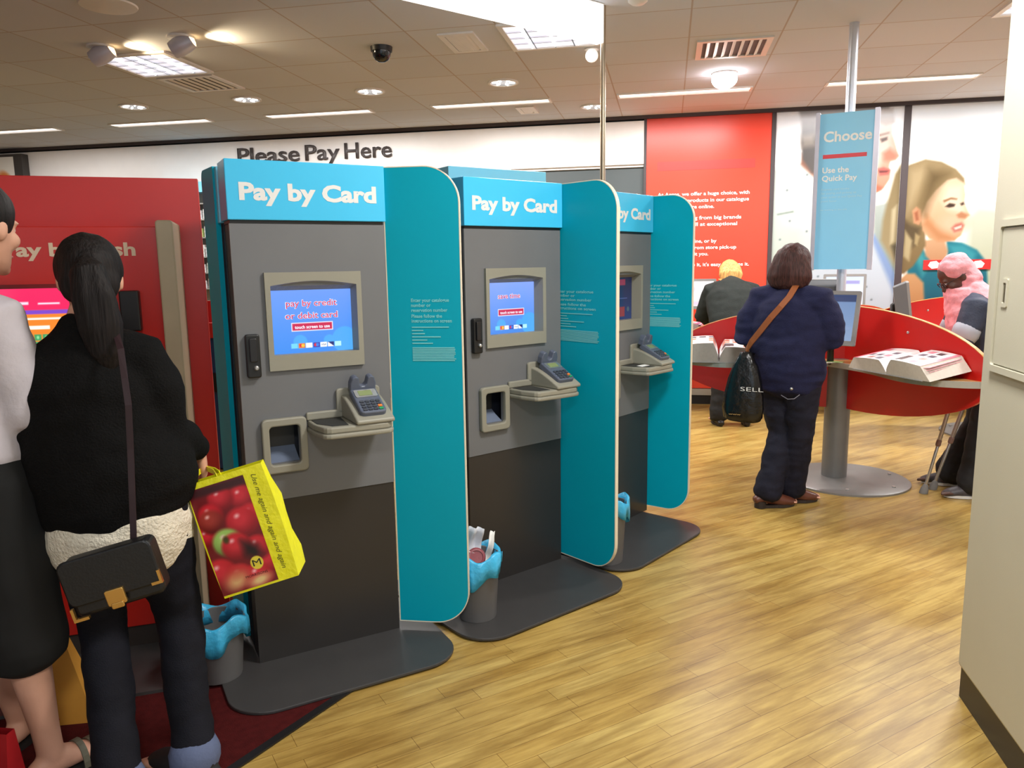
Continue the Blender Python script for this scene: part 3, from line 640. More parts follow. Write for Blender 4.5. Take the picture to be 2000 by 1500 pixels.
    # tray with the terminal pod
    outl = [(-.056, 0), (-.056, -.10)]+[(-.012+.03*math.cos(rad(t))-.0, -.165+.03*math.sin(rad(t))) for t in (200, 230, 260)]+[(.17, -.205)]+[(.19+.035*math.cos(rad(t)), -.17+.035*math.sin(rad(t))) for t in (-75, -40, -10)]+[(.232, 0)]
    bm = NB(); prism(bm, outl, (0, 0, .892), (1, 0, 0), (0, 1, 0), (0, 0, .018))
    out2 = [(x*1.0+(.004 if x < 0 else -.004), y+.006 if y < -.01 else y) for x, y in outl]; prism(bm, out2, (0, 0, .91), (1, 0, 0), (0, 1, 0), (0, 0, .024))
    tr = obj('card_tray', bm, BEZEL, k, bevel=.006)
    bm = NB(); prism(bm, [(-.04, -.02), (-.04, -.095), (-.002, -.165), (.055, -.172), (.07, -.02)], (0, 0, .9345), (1, 0, 0), (0, 1, 0), (0, 0, .0012)); obj('tray_mat', bm, mat('black_rubber', (44, 44, 42), .7), tr)
    bm = NB(); prism(bm, rrect(-.056, .935, .232, .965, .006, 3), (0, 0, 0), (1, 0, 0), (0, 0, 1), (0, -.016, 0)); prism(bm, rrect(.06, .95, .232, 1.045, .014, 4), (0, 0, 0), (1, 0, 0), (0, 0, 1), (0, -.016, 0)); obj('back_rail', bm, BEZEL, tr, bevel=.005)
    prof = [(0, .934), (0, 1.022)]+[(-.03-.165*j/8, 1.018-.066*(j/8)**1.3) for j in range(9)]+[(-.202, .95), (-.202, .934)]
    bm = NB(); prism(bm, prof, (.078, 0, 0), (0, 1, 0), (0, 0, 1), (.145, 0, 0)); pod = obj('reader_pod', bm, BEZEL, k, bevel=.010, seg=3)
    # card terminal lying on the pod's slope (x across, s down the slope)
    tm = bpy.data.objects.new('card_terminal', None); COL.objects.link(tm); tm.parent = k; tm.location = (.15, -.105, 1.0); tm.rotation_euler = (rad(28), 0, 0); tm.empty_display_size = .05
    bm = NB(); prism(bm, rrect(-.05, -.085, .05, .075, .018, 5), (0, 0, -.012), (1, 0, 0), (0, 1, 0), (0, 0, .030)); obj('terminal_case', bm, READER, tm, bevel=.006, seg=3)
    bm = NB(); prism(bm, rrect(-.042, .005, .042, .05, .006, 3), (0, 0, .018), (1, 0, 0), (0, 1, 0), (0, 0, .003)); obj('display_frame', bm, SILVER, tm)
    bm = NB(); prism(bm, rrect(-.028, .013, .024, .043, .002, 2), (0, 0, .021), (1, 0, 0), (0, 1, 0), (0, 0, .001)); obj('display', bm, LCD, tm)
    bm = NB()
    for r in range(4):
        for c in range(4):
            mi = 0 if c < 3 else (1 if r == 0 else 2 if r == 1 else 0)
            cx_, cy_ = -.03+c*.02, -.07+r*.016
            prism(bm, rrect(cx_-.008, cy_-.0055, cx_+.008, cy_+.0055, .003, 3), (0, 0, .018), (1, 0, 0), (0, 1, 0), (0, 0, .004), mi)
    obj('keypad', bm, [mat('dark_keys', (62, 64, 72), .4), mat('green_key', (40, 140, 90), .4), mat('orange_key', (216, 120, 50), .4)], tm)
    sh = [(-.05, 0), (-.05, .03), (-.042, .052), (-.030, .058), (-.018, .052), (-.013, .026), (-.006, .018), (.006, .018), (.013, .026), (.018, .052), (.030, .058), (.042, .052), (.05, .03), (.05, 0)]
    bm = NB(); prism(bm, sh, (0, .055, .012), (1, 0, 0), (0, .25, .97), (0, .032, -.008)); obj('card_guard', bm, READER, tm, bevel=.005, seg=3)
    # side fin
    ang, y0, L_, tx, tw = fin
    d = V((math.cos(rad(ang-deg)), math.sin(rad(ang-deg)), 0)); n_ = V((-d.y, d.x, 0)); o = V((.286, .01, 0))+d*(-y0)
    W_ = L_+y0
    bm = NB(); prism(bm, rrect(.004, .049, W_-.004, 1.868, .135, 12, (0, 1, 1, 0)), o, d, (0, 0, 1), n_*.018); fn = obj('side_fin', bm, TEAL, k)
    bm = NB(); P1 = rrect(0, .045, W_, 1.872, .139, 12, (0, 1, 1, 0)); P2 = rrect(.004, .049, W_-.004, 1.868, .135, 12, (0, 1, 1, 0))
    frame_prism(bm, P1, P2, o-n_*.0005, d, (0, 0, 1), n_*.019); obj('edging', bm, EDGE, fn)
    fo = o-n_*.0008
    at = lambda s, z: fo+d*s+V((0, 0, z))
    text('Enter your catalogue\nnumber or\nreservation number', .0135, at(tx, 1.362), d, (0, 0, 1), TEALTXT, fn, bold=.03, gap=1.03, width=tw, depth=.0)
    text('Please follow the\ninstructions on screen', .0135, at(tx, 1.301), d, (0, 0, 1), TEALTXT, fn, bold=.03, gap=1.0, width=tw*1.06, depth=.0)
    bm = NB(); rnd = random.Random(3)
    for j in range(6):
        z = 1.262-j*.0125; w_ = tw*(.98, .3, .34, .76, .4, .55)[j]; prism(bm, [(tx, z), (tx+w_, z), (tx+w_, z+.004), (tx, z+.004)], fo, d, (0, 0, 1), -n_*.0006)
    for j in range(9):
        z = 1.182-j*.0062; w_ = tw*(1.1+.06*rnd.random()); prism(bm, [(tx, z), (tx+w_, z), (tx+w_, z+.0036), (tx, z+.0036)], fo, d, (0, 0, 1), -n_*.0006)
    obj('small_print', bm, TEALTXT, fn)
    return k
kiosk(1, -1.278, 2.631, 40.6, 'nearest blue Pay by Card kiosk, its screen reading pay by credit or debit card', 'pay', (-.43, .42, -.345), (4, .0, .295, .095, .15), False)
kiosk(2, -.684, 3.452, 50.7, 'middle blue Pay by Card kiosk, its screen reading save time', 'save', (-.575, .335, -.45), (-37, .10, .36, .075, .245), False)
kiosk(3, -.237, 4.275, 60.5, 'farthest blue Pay by Card kiosk, its screen dark', 'dark', (-.62, .24, -.43), (-24, .09, .265, .06, .20), True)
# paper slip in the third kiosk's tray
a = rad(60.5); u, n = V((math.cos(a), math.sin(a), 0)), V((-math.sin(a), math.cos(a), 0)); c = V((-.237, 4.275, 0))
bm = NB(); p = c+u*.0-n*.135; prism(bm, [(-.02, 0), (.06, 0), (.075, .045), (-.005, .045)], (p.x, p.y, .9362), u, n, (0, 0, .0008))
tag(obj('receipt', bm, mat('white_paper', (240, 240, 238), .6, var=0)), 'white paper slip left in the card tray of the farthest kiosk', 'receipt')

# rear kiosks standing back to back with the blue ones
def rear(cx, cy, deg, label, hx, ztop, fin=None):
    k = thing('rear_kiosk', label, 'kiosk', (cx, cy, 0), rad(deg), 'kiosks standing back to back with the blue ones')
    bm = NB(); box(bm, -.27, .27, 0, .12, .012, ztop-.2); obj('body', bm, KBODY, k)
    bm = NB(); box(bm, -.286, hx, -.01, .125, ztop-.2, ztop); obj('header', bm, mat('pale_blue_sign', (128, 204, 232), .25, var=.01), k, bevel=.003)
    bm = NB(); prism(bm, rrect(-.34, -.05, .34, .45, .12, 8), (0, 0, 0), (1, 0, 0), (0, 1, 0), (0, 0, .012)); obj('base_plate', bm, BASEP, k)
    if fin:
        ang, L_ = fin; d = V((math.cos(rad(ang-deg)), math.sin(rad(ang-deg)), 0)); n_ = V((-d.y, d.x, 0))
        bm = NB(); prism(bm, rrect(0, .045, L_, 1.868, .03, 6, (0, 1, 1, 0)), (-.275, .03, 0), d, (0, 0, 1), n_*.018); fn = obj('side_fin', bm, TEAL, k)
rear(-1.388, 2.757, 40.6, 'kiosk back to back with the nearest blue kiosk, only its teal fin showing', .286, 1.865, (136, .17))
rear(-.83, 3.80, 45, 'kiosk behind the middle blue kiosk, its pale blue header showing above', .286, 1.965)
rear(-.42, 4.46, 52, 'kiosk behind the farthest blue kiosk, only a corner of its pale header showing', .12, 1.905)

# ------------------------------------------------------------------ red cash kiosk
ck = thing('cash_kiosk', 'red Pay by Cash kiosk with an orange touch screen behind the two customers', 'kiosk', (-1.875, 2.87, 0), rad(29.5))
bm = NB(); box(bm, -1.35, 0, 0, .04, .02, 1.862); obj('back_board', bm, REDP, ck, bevel=.002)
bm = NB(); box(bm, -1.30, -.141, -.24, 0, .10, 1.66); obj('cabinet', bm, REDP, ck, bevel=.003)
bm = NB(); box(bm, -1.30, -.141, -.235, 0, .012, .10); obj('plinth', bm, mat('dark_plinth', (58, 50, 46), .6), ck)
bm = NB(); prism(bm, rrect(-.141, .012, -.08, 1.682, .012, 4, (0, 0, 1, 1)), (0, -.275, 0), (1, 0, 0), (0, 0, 1), (0, .275, 0)); obj('side_post', bm, mat('beige_post', (190, 172, 142), .5), ck, bevel=.006)
bm = NB(); prism(bm, rrect(-1.4, -.62, .02, .10, .12, 8), (0, 0, 0.0055), (1, 0, 0), (0, 1, 0), (0, 0, .012)); obj('base_plate', bm, BASEP, ck)
text('Pay by Cash', .048, (-.648, -.2408, 1.555), (1, 0, 0), (0, 0, 1), CREAML, ck, width=.43, bold=.045)
Ls = [('p', [(0, .22), (.36, .22), (.36, .30), (0, .30)], (226, 38, 92), .003), ('p', [(0, .205), (.36, .205), (.36, .22), (0, .22)], (120, 70, 190), .003),
      ('p', [(0, 0), (.36, 0), (.36, .018), (0, .018)], (110, 80, 200), .003), ('p', [(.03, .185), (.30, .185), (.30, .192), (.03, .192)], (250, 236, 220), .003),
      ('p', [(.10, .15), (.18, .15), (.18, .163), (.10, .163)], (252, 240, 224), .003)]
for r in range(4):
    for c in range(3): x, z = .10+c*.027, .028+r*.027; Ls.append(('p', [(x, z), (x+.023, z), (x+.023, z+.023), (x, z+.023)], (64, 150, 92), .003)); Ls.append(('o', (x+.0115, z+.0115, .004, .006, 0), (140, 214, 150), .003))
Ls += [('p', [(.20, .122), (.26, .122), (.26, .138), (.20, .138)], (90, 160, 96), .003), ('p', [(.20, .096), (.26, .096), (.26, .112), (.20, .112)], (226, 40, 60), .003), ('p', [(.04, .24), (.12, .24), (.12, .25), (.04, .25)], (250, 210, 225), .003), ('p', [(.15, .24), (.22, .24), (.22, .246), (.15, .246)], (250, 210, 225), .003)]
bm = NB(); frame_prism(bm, rrect(-.72, 1.13, -.33, 1.455, .01, 3), rrect(-.705, 1.145, -.345, 1.44, .006, 3), (0, -.24, 0), (1, 0, 0), (0, 0, 1), (0, -.012, 0)); obj('screen_frame', bm, mat('deep_red_frame', (132, 24, 24), .4), ck)
sheet('screen', (-.705, -.2425, 1.142), (1, 0, 0), (0, 0, 1), .36, .30, 140, 120, (244, 128, 44), Ls, SCREEN, ck)
bm = NB(); prism(bm, rrect(-.282, 1.275, -.215, 1.425, .006, 3), (0, -.24, 0), (1, 0, 0), (0, 0, 1), (0, -.05, 0)); obj('coin_slot', bm, BLACKP, ck, bevel=.006)

# ------------------------------------------------------------------ bins
def bin_(x, y, h, r, label, seed, rz=0):
    b = thing('waste_bin', label, 'bin', (x, y, .0185), rz, 'grey waste bins with blue liners')
    bm = NB(); lathe(bm, (0, 0, 0), [(r*.80, 0), (r*.82, .006), (r*.99, h), (r*1.03, h+.006), (r*.97, h+.004), (r*.80, .012), (.001, .010)], 40); obj('tub', bm, BINP, b, smooth=40)
    # crumpled liner folded over the rim
    bm = NB(); n = 64; rnd = random.Random(seed); P = [rnd.uniform(0, 6.28) for _ in range(6)]
    rows = [(-.05, .90), (.0, .965), (.022, 1.05), (.014, 1.13), (-.03, 1.13), (-.075, 1.10)]
    rings = []
    for j, (dz, q) in enumerate(rows):
        R_ = []
        for i in range(n):
            t = 2*math.pi*i/n; wv = .05*math.sin(3*t+P[0])+.04*math.sin(7*t+P[1]+j*.7)+.03*math.sin(13*t+P[2]-j)
            z = h+dz+(.030*math.sin(2*t+P[3])+.016*math.sin(5*t+P[4]) if j > 3 else .016*math.sin(4*t+P[5])*(j > 1))
            rr = r*(q+wv*(.3+.22*j)); R_.append(bm.verts.new((rr*math.cos(t), rr*math.sin(t), z)))
        rings.append(R_)
    for a_, b_ in zip(rings, rings[1:]):
        for i in range(n): bm.faces.new((a_[i], a_[(i+1) % n], b_[(i+1) % n], b_[i]))
    lo = obj('liner', bm, LINER, b, smooth=0)
    md = lo.modifiers.new('thick', 'SOLIDIFY'); md.thickness = .002
    return b
bin_(-1.60, 2.355, .215, .098, 'grey waste bin with blue liner below the yellow shopping bag', 1)
bin_(-.775, 2.985, .268, .098, 'grey waste bin holding rubbish beside the middle kiosk', 5, 2.2)
bin_(-.280, 3.69, .30, .098, 'grey waste bin with empty blue liner beside the farthest kiosk', 9, 1.0)
# rubbish in the middle bin
t = thing('paper_cup', 'dark red lid and white cup thrown in the middle bin', 'cup', (-.765, 2.94, .295)); t.rotation_euler = (rad(62), rad(14), rad(18))
bm = NB(); lathe(bm, (0, 0, 0), [(.026, -.085), (.036, 0)], 24); obj('cup', bm, mat('white_paper_cup', (226, 220, 222), .5), t, smooth=40)
bm = NB(); lathe(bm, (0, 0, 0), [(.039, 0), (.040, .006), (.036, .010), (.034, .016), (.027, .017), (.026, .012), (.004, .011)], 28); lathe(bm, (.012, 0, 0), [(.004, .011), (.004, .0125)], 10); obj('lid', bm, mat('maroon_lid', (138, 62, 70), .4), t, smooth=40)
def rag(name, label, cat, loc, w_, h_, rot, m, seed):
    bm = NB(); n = 8; vs = [[bm.verts.new((-w_/2+w_*i/n*(1-.25*j/n), .012*math.sin(i*1.3+seed)+.008*math.cos(j*1.1+seed), h_*j/n)) for i in range(n+1)] for j in range(n+1)]
    for j in range(n):
        for i in range(n): bm.faces.new((vs[j][i], vs[j][i+1], vs[j+1][i+1], vs[j+1][i]))
    o = obj(name, bm, m, None, smooth=0); o.location = loc; o.rotation_euler = rot; md = o.modifiers.new('thick', 'SOLIDIFY'); md.thickness = .002
    return tag(o, label, cat)
rag('paper_bag', 'crumpled pale paper bag sticking out of the middle bin', 'paper bag', (-.808, 2.98, .235), .085, .185, (rad(8), rad(12), rad(35)), mat('pale_paper', (206, 208, 216), .6, bump=.3, bscale=30), 1)
rag('paper_wrapper', 'white folded wrapper standing in the middle bin', 'wrapper', (-.735, 3.0, .235), .04, .15, (0, rad(14), rad(30)), mat('white_wrapper', (232, 230, 226), .5, bump=.2, bscale=30), 4)
t = tag(obj('paper_scrap', B(-.05, .05, -.002, .002, 0, .07), mat('pink_white_paper', (226, 200, 204), .6)), 'pale pink paper scrap beside the red lid in the middle bin', 'paper'); t.location = (-.823, 2.94, .265); t.rotation_euler = (rad(25), rad(20), rad(30))
# ------------------------------------------------------------------ three-winged catalogue desks
BAY = [(-1.13, .012), (-1.13, -.10), (-1.037, -.15), (-.856, -.29), (-.70, -.29), (-.58, -.25), (-.36, -.17), (-.166, -.14), (-.08, -.25), (.046, -.505), (.108, -.78), (.199, -.93), (.314, -1.0), (.458, -1.02), (.50, -1.0)]
def smooth_line(P, k=2):
    for _ in range(k):
        Q = [P[0]]
        for a, b in zip(P, P[1:]): Q += [(a[0]*.75+b[0]*.25, a[1]*.75+b[1]*.25), (a[0]*.25+b[0]*.75, a[1]*.25+b[1]*.75)]
        P = Q+[P[-1]]
    return P
def desk(cx, cy, rz, label, post_top=None):
    t = thing('catalogue_desk', label, 'desk', (cx, cy, 0), rz, 'red three-winged catalogue desks')
    bm = NB(); lathe(bm, (.04, -.01, 0), [(.405, 0), (.405, .012), (.39, .02), (.12, .024)], 56); bp = obj('base_plate', bm, STEELG, t, smooth=30)
    bm = NB()
    for a_ in (20, 140, 200, 260, 320): cyl(bm, (.04+.33*math.cos(rad(a_)), -.01+.33*math.sin(rad(a_))), .012, .02, .028, 10)
    obj('bolts', bm, SILVER, bp)
    bm = NB(); cyl(bm, (-.03, .02), .082, .02, .84, 32); obj('post', bm, STEELG, t, smooth=40)
    zm, hz, Lw = .85, .345, 1.16
    for ang in (177, -63, 57):
        d = V((math.cos(rad(ang)), math.sin(rad(ang)), 0)); n_ = V((-d.y, d.x, 0))
        prof = [(Lw*math.sin(rad(q)), zm+hz*math.cos(rad(q))) for q in np.linspace(0, 90, 17)]
        pts = prof+[(Lw*math.sin(rad(q)), zm-hz*math.cos(rad(q))) for q in np.linspace(88, 0, 16)]
        bm = NB(); prism(bm, pts, -n_*.011, d, (0, 0, 1), n_*.022); wg = obj('wing', bm, REDD, t)
        bm = NB(); P = [d*a_+V((0, 0, b_)) for a_, b_ in prof]
        sweep(bm, P, .024, .004, [V((0, 0, 1)) if i == 0 else (d*math.sin(rad(90*i/16))+V((0, 0, 1))*math.cos(rad(90*i/16))) for i in range(17)]); obj('edge', bm, WOODE, wg)
        bm = NB()
        for r_, z_ in ((.55, 1.06), (.95, .95)):
            p = d*r_+V((0, 0, z_)); tube(bm, [p-n_*.014, p+n_*.014], [.009, .009], 10)
        obj('screws', bm, SILVER, wg)
    for k in range(3):
        R = Matrix.Rotation(rad(120*k), 2); L = smooth_line(BAY)
        P = [R @ V(p) for p in L]+[R @ V((0.0, -.012))]
        bm = NB(); prism(bm, P, (0, 0, .812), (1, 0, 0), (0, 1, 0), (0, 0, .026)); wt = obj('worktop', bm, WOODT, t)
        P3 = [V((*(R @ V(p)), .825)) for p in L]
        nr = []
        for i in range(len(P3)):
            q = (P3[min(i+1, len(P3)-1)]-P3[max(i-1, 0)]).normalized(); nr.append(V((q.y, -q.x, 0)))
        bm = NB(); sweep(bm, P3, .036, .012, nr); obj('edge_trim', bm, GREYEDGE, wt)
    return t
desk(1.18, 5.45, 0, 'red three-winged desk with a round grey foot where the navy jumper shopper stands')
desk(2.72, 7.12, rad(6), 'red winged desk in front of the poster of the girl')
wd = thing('wall_desk', 'narrow beech desk along the red wall panel where the blonde shopper bends over', 'desk', (.45, 7.9, 0))
bm = NB(); prism(bm, rrect(-.75, -.22, 1.35, .30, .12, 6, (1, 1, 0, 0)), (0, 0, .812), (1, 0, 0), (0, 1, 0), (0, 0, .026)); obj('worktop', bm, WOODT, wd)
bm = NB(); P = [V((a_, b_, .825)) for a_, b_ in rrect(-.75, -.22, 1.35, .30, .12, 6, (1, 1, 0, 0))]; sweep(bm, P[-1:]+P[:-1], .036, .012, V((0, 0, 1)).cross(V((1, 0, 0)))*-1); 
bm.free()
bm = NB(); box(bm, -.75, 1.35, -.232, -.218, .806, .842); obj('edge_trim', bm, GREYEDGE, wd)
for x in (-.6, 1.2):
    bm = NB(); cyl(bm, (x, .05), .04, .0, .812, 24); obj('post', bm, STEELG, wd, smooth=40)

def monitor(x, y, z, rz, tilt, w_, h_, label, layers, bg, stand, dn=.06):
    t = thing('monitor', label, 'monitor', (x, y, z), rz, 'catalogue desk monitors')
    R = Matrix.Rotation(tilt, 3, 'X')
    bm = NB(); box(bm, -w_/2, w_/2, .012, .012+dn, -h_/2, h_/2)
    for v in bm.verts:
        if v.co.y > .02: v.co.x *= .8; v.co.z *= .8
        v.co = R @ v.co
    obj('casing', bm, MONG, t, bevel=.006)
    bm = NB(); frame_prism(bm, rrect(-w_/2, -h_/2, w_/2, h_/2, .008, 3), rrect(-w_/2+.024, -h_/2+.03, w_/2-.024, h_/2-.024, .003, 3), (0, -.006, 0), (1, 0, 0), (0, 0, 1), (0, .02, 0))
    for v in bm.verts: v.co = R @ v.co
    obj('bezel', bm, mat('grey_bezel', (128, 126, 124), .45), t)
    s = sheet('screen', R @ V((-w_/2+.022, .004, -h_/2+.028)), R @ V((1, 0, 0)), R @ V((0, 0, 1)), w_-.044, h_-.05, 60, 50, bg, layers, SCREEN, t)
    bm = NB(); tube(bm, [V((0, .05, 0)), V((0, .12, -.05)), V((0, .13, -stand))], [.02, .02, .022], 12); obj('arm', bm, BLACKP, t, smooth=40)
monitor(.985, 5.155, 1.135, rad(-30), rad(-14), .40, .345, 'grey monitor in front of the navy jumper shopper, blue screen', [('p', [(0, .25), (.36, .25), (.36, .295), (0, .295)], (52, 66, 100), .004)], ((130, 150, 180), (104, 130, 170)), .30)
monitor(.99, 5.62, 1.22, rad(165), rad(-10), .36, .30, 'monitor seen from behind beside the post of the blue Choose sign', [], (150, 170, 200), .37)
monitor(1.66, 7.86, 1.20, rad(-14), rad(-6), .38, .32, 'lit monitor behind the post of the blue Choose sign', [('p', [(.02, .19), (.12, .19), (.12, .235), (.02, .235)], (214, 60, 60), .01), ('p', [(.16, .2), (.30, .2), (.30, .23), (.16, .23)], (170, 160, 215), .01)], ((236, 240, 250), (214, 222, 246)), .36)
monitor(1.99, 6.98, 1.16, rad(76), rad(-8), .36, .30, 'dark monitor seen edge-on between the two red wings in front of the girl poster', [], (40, 40, 44), .30, .10)
monitor(.30, 7.86, 1.18, rad(-4), rad(-6), .34, .30, 'bright monitor at the left of the blonde shopper', [('p', [(.0, .0), (.3, .0), (.3, .06), (0, .06)], (240, 200, 222), .05), ('p', [(.03, .15), (.12, .15), (.12, .19), (.03, .19)], (236, 200, 220), .03)], (252, 248, 252), .34)

# thick shop catalogues, lying open on the desks
def catalogue(x, y, z, rz, label, tL, tR, tint, seed, wid=.215, dep=.275, side=(206, 196, 184), tilt=0, sg=1):
    c = thing('catalogue', label, 'catalogue', (x, y, z), rz, 'thick open shop catalogues'); c.rotation_euler = (rad(tilt), 0, rz); c.location.z += dep/2*math.sin(rad(tilt))
    rnd = random.Random(seed)
    bm = NB(); box(bm, -wid-.012, wid+.012, -dep/2-.006, dep/2+.006, 0, .004); obj('cover', bm, mat('grey_cover', (150, 150, 150), .4), c, bevel=.001)
    for sgn, T in ((-1, tL), (1, tR)):
        n = 20; prof = []
        for i in range(n+1):
            q = i/n; prof.append((sgn*wid*q, .004+T*(min(1, (q*5.5)**.6) if q < .18 else 1)*(1-.10*q)+.006*math.sin(q*math.pi)))
        slope = .035*(T/.05)
        pts = [(sgn*.002, .004)]+prof[1:]+[(sgn*(wid+slope), .004)]
        bm = NB(); prism(bm, pts, (0, -dep/2, 0), (1, 0, 0), (0, 0, 1), (0, dep, 0)); obj('page_block', bm, mat('page_edges_%d' % side[0], side, .7, var=.05, vscale=60), c)
        L = []
        for r in range(4):
            for cc in range(3):
                if rnd.random() < .25: continue
                x0, y0 = .02+cc*.064, .02+r*.062
                pc = rnd.choice([(60, 60, 66), tint, (170, 120, 110), (90, 96, 110), (228, 226, 230), (200, 190, 190)])
                L.append(('p', [(x0, y0), (x0+.045, y0), (x0+.045, y0+.04), (x0, y0+.04)], pc, .005)); L.append(('p', [(x0, y0+.044), (x0+.05, y0+.044), (x0+.05, y0+.049), (x0, y0+.049)], (150, 140, 150), .002))
        L.append(('p', [(wid-.03, 0), (wid+.01, 0), (wid+.01, dep), (wid-.03, dep)] if sgn > 0 else [(-.01, 0), (.03, 0), (.03, dep), (-.01, dep)], tint, .006))
        if sgn > 0: L.append(('p', [(.012, .03), (.09, .03), (.09, .12), (.012, .12)], (70, 70, 72), .004))
        xo = .004 if sgn > 0 else -wid
        def wz(X, Y, xo=xo, T=T):
            q = np.abs(X+xo)/wid; return .0055+T*np.where(q < .18, np.minimum(1, (q*5.5)**.6), 1)*(1-.10*q)+.006*np.sin(q*math.pi)
        sheet('printed_page', (xo, -dep/2, 0), (1, 0, 0), (0, 1, 0), wid-.002, dep, 70, 70, (246, 242, 242), L, PRINTG, c, warp=wz)
    bm = NB()
    for i in range(6):
        z0 = .006+i*max(tL, tR)/7; x0 = sg*(wid+.02-.003*i); prism(bm, [(x0, -dep/2+.01), (x0+.018+.008*rnd.random(), -dep/2+.03), (x0+.012, dep/2-.02), (x0, dep/2-.01)], (0, 0, z0), (1, 0, 0), (0, 1, 0), (0, 0, .004))
    obj('loose_leaves', bm, mat('loose_leaf_%d_%d' % (tint[1], tint[2]), tuple(min(255, int(v*.5+110)) for v in tint), .6, var=.25, vscale=60), c)
catalogue(1.364, 4.758, .8385, rad(-63), 'thick open catalogue with pink edged pages on the worktop right of the navy jumper shopper', .075, .088, (230, 130, 146), 3, wid=.26, dep=.28, tilt=9)
catalogue(.345, 5.30, .8385, rad(-3), 'thick open catalogue with orange pages on the worktop left of the navy jumper shopper',   .125, .10, (240, 120, 80), 5, side=(176, 166, 158), tilt=5, sg=-1)
catalogue(.10, 7.80, .8385, rad(-10), 'open catalogue beside the bright monitor by the blonde shopper', .045, .06, (214, 120, 160), 8, side=(160, 140, 140))
catalogue(2.30, 6.84, .8385, rad(6), 'open catalogue lying in front of the shopper with the pink headscarf', .05, .06, (200, 190, 190), 11)
for i, (x, y, a_, c, l) in enumerate(((1.03, 5.235, 20, (214, 206, 200), 'pale leaflet on the worktop under the grey monitor'), (1.075, 5.245, -25, (160, 196, 120), 'green edged leaflet on the worktop beside the thick pink catalogue'))):
    bm = NB(); box(bm, -.05, .05, -.035, .035, 0, .003); lf = obj('leaflet', bm, mat('leaflet_print_%d' % i, c, .4, var=.3, vscale=50)); lf.location = (x, y, .8385+.003*i); lf.rotation_euler = (0, 0, rad(a_)); tag(lf, l, 'leaflet')
rag('plastic_sleeve', 'crumpled pale blue plastic sleeve tucked behind the thick pink catalogue', 'plastic sleeve', (1.30, 4.97, .842), .07, .04, (rad(20), 0, rad(40)), mat('pale_blue_plastic', (150, 186, 214), .2, bump=.3, bscale=40), 2)

# hanging blue sign on its own post from desk to ceiling
cs = thing('choose_sign', 'tall blue sign reading Choose on a post from desk to ceiling', 'sign', (1.135, 5.47, 0))
bm = NB(); cyl(bm, (0, 0), .030, 1.19, ZC, 24); obj('post', bm, mat('pale_satin_aluminium', (206, 210, 222), .35, metal=.5), cs, smooth=40)
SG = Matrix.Rotation(rad(-16), 3, 'Z'); U = SG @ V((1, 0, 0)); N = SG @ V((0, -1, 0))
so = V((-.03, -.06, 0))
bm = NB(); prism(bm, [(-.155, 1.436), (.165, 1.436), (.165, 2.425), (-.155, 2.425)], so, U, (0, 0, 1), N*.02); bd = obj('sign_board', bm, mat('choose_sign_blue', (142, 212, 248), .35, var=.01), cs)
bm = NB()
for a_, b_ in ((-.18, -.155), (.165, .195)): prism(bm, rrect(a_, 1.43, b_, 2.435, .004, 2), so-N*.012, U, (0, 0, 1), N*.045)
obj('side_rails', bm, mat('satin_rail', (196, 192, 204), .35, metal=.4), cs)
bm = NB(); prism(bm, [(-.02, -.02), (.02, -.02), (.02, .02), (-.02, .02)], so-N*.012+V((.03, 0, 1.6)), U, (0, 0, 1), -N*.03); prism(bm, [(-.02, -.02), (.02, -.02), (.02, .02), (-.02, .02)], so-N*.012+V((.03, 0, 2.3)), U, (0, 0, 1), -N*.03)
obj('brackets', bm, SILVER, cs)
sp = lambda s, z: so+U*s+V((0, 0, z))+N*.0205
text('Choose', .066, sp(-.13, 2.25), U, (0, 0, 1), LETW, bd, width=.285, bold=.035)
bm = NB(); prism(bm, [(-.13, 2.145), (.13, 2.145), (.13, 2.17), (-.13, 2.17)], sp(0, 0), U, (0, 0, 1), N*.0006); obj('red_bar', bm, mat('red_print', (222, 64, 74), .4, var=0), bd)
text('Use the\nQuick Pay', .036, sp(-.13, 2.055), U, (0, 0, 1), LETW, bd, width=.21, bold=.03, gap=1.05)
PT = mat('faint_white_print', (186, 224, 240), .5, var=0)
text('Express card kiosks\nfor paying and picking up\nyour order at our Quick Pay\npoint faster', .0135, sp(-.13, 1.945), U, (0, 0, 1), PT, bd, width=.245, gap=1.35)
text('no waiting at the tills', .011, sp(-.13, 1.815), U, (0, 0, 1), PT, bd, width=.16)
wq = thing('wall_plaque', 'small red plaque with white emblems low on the poster of the girl', 'plaque', (2.76, YB-.03, 1.385))
obj('board', B(-.30, .30, -.015, 0, 0, .095), mat('plaque_red', (214, 40, 40), .4), wq)
for cx in (-.205, .19):
    bm = NB(); prism(bm, [(cx+.055*math.cos(rad(60*i+10)), .0475+.04*math.sin(rad(60*i+10))) for i in range(6)], (0, -.016, 0), (1, 0, 0), (0, 0, 1), (0, .001, 0)); obj('emblem', bm, LETW, wq)
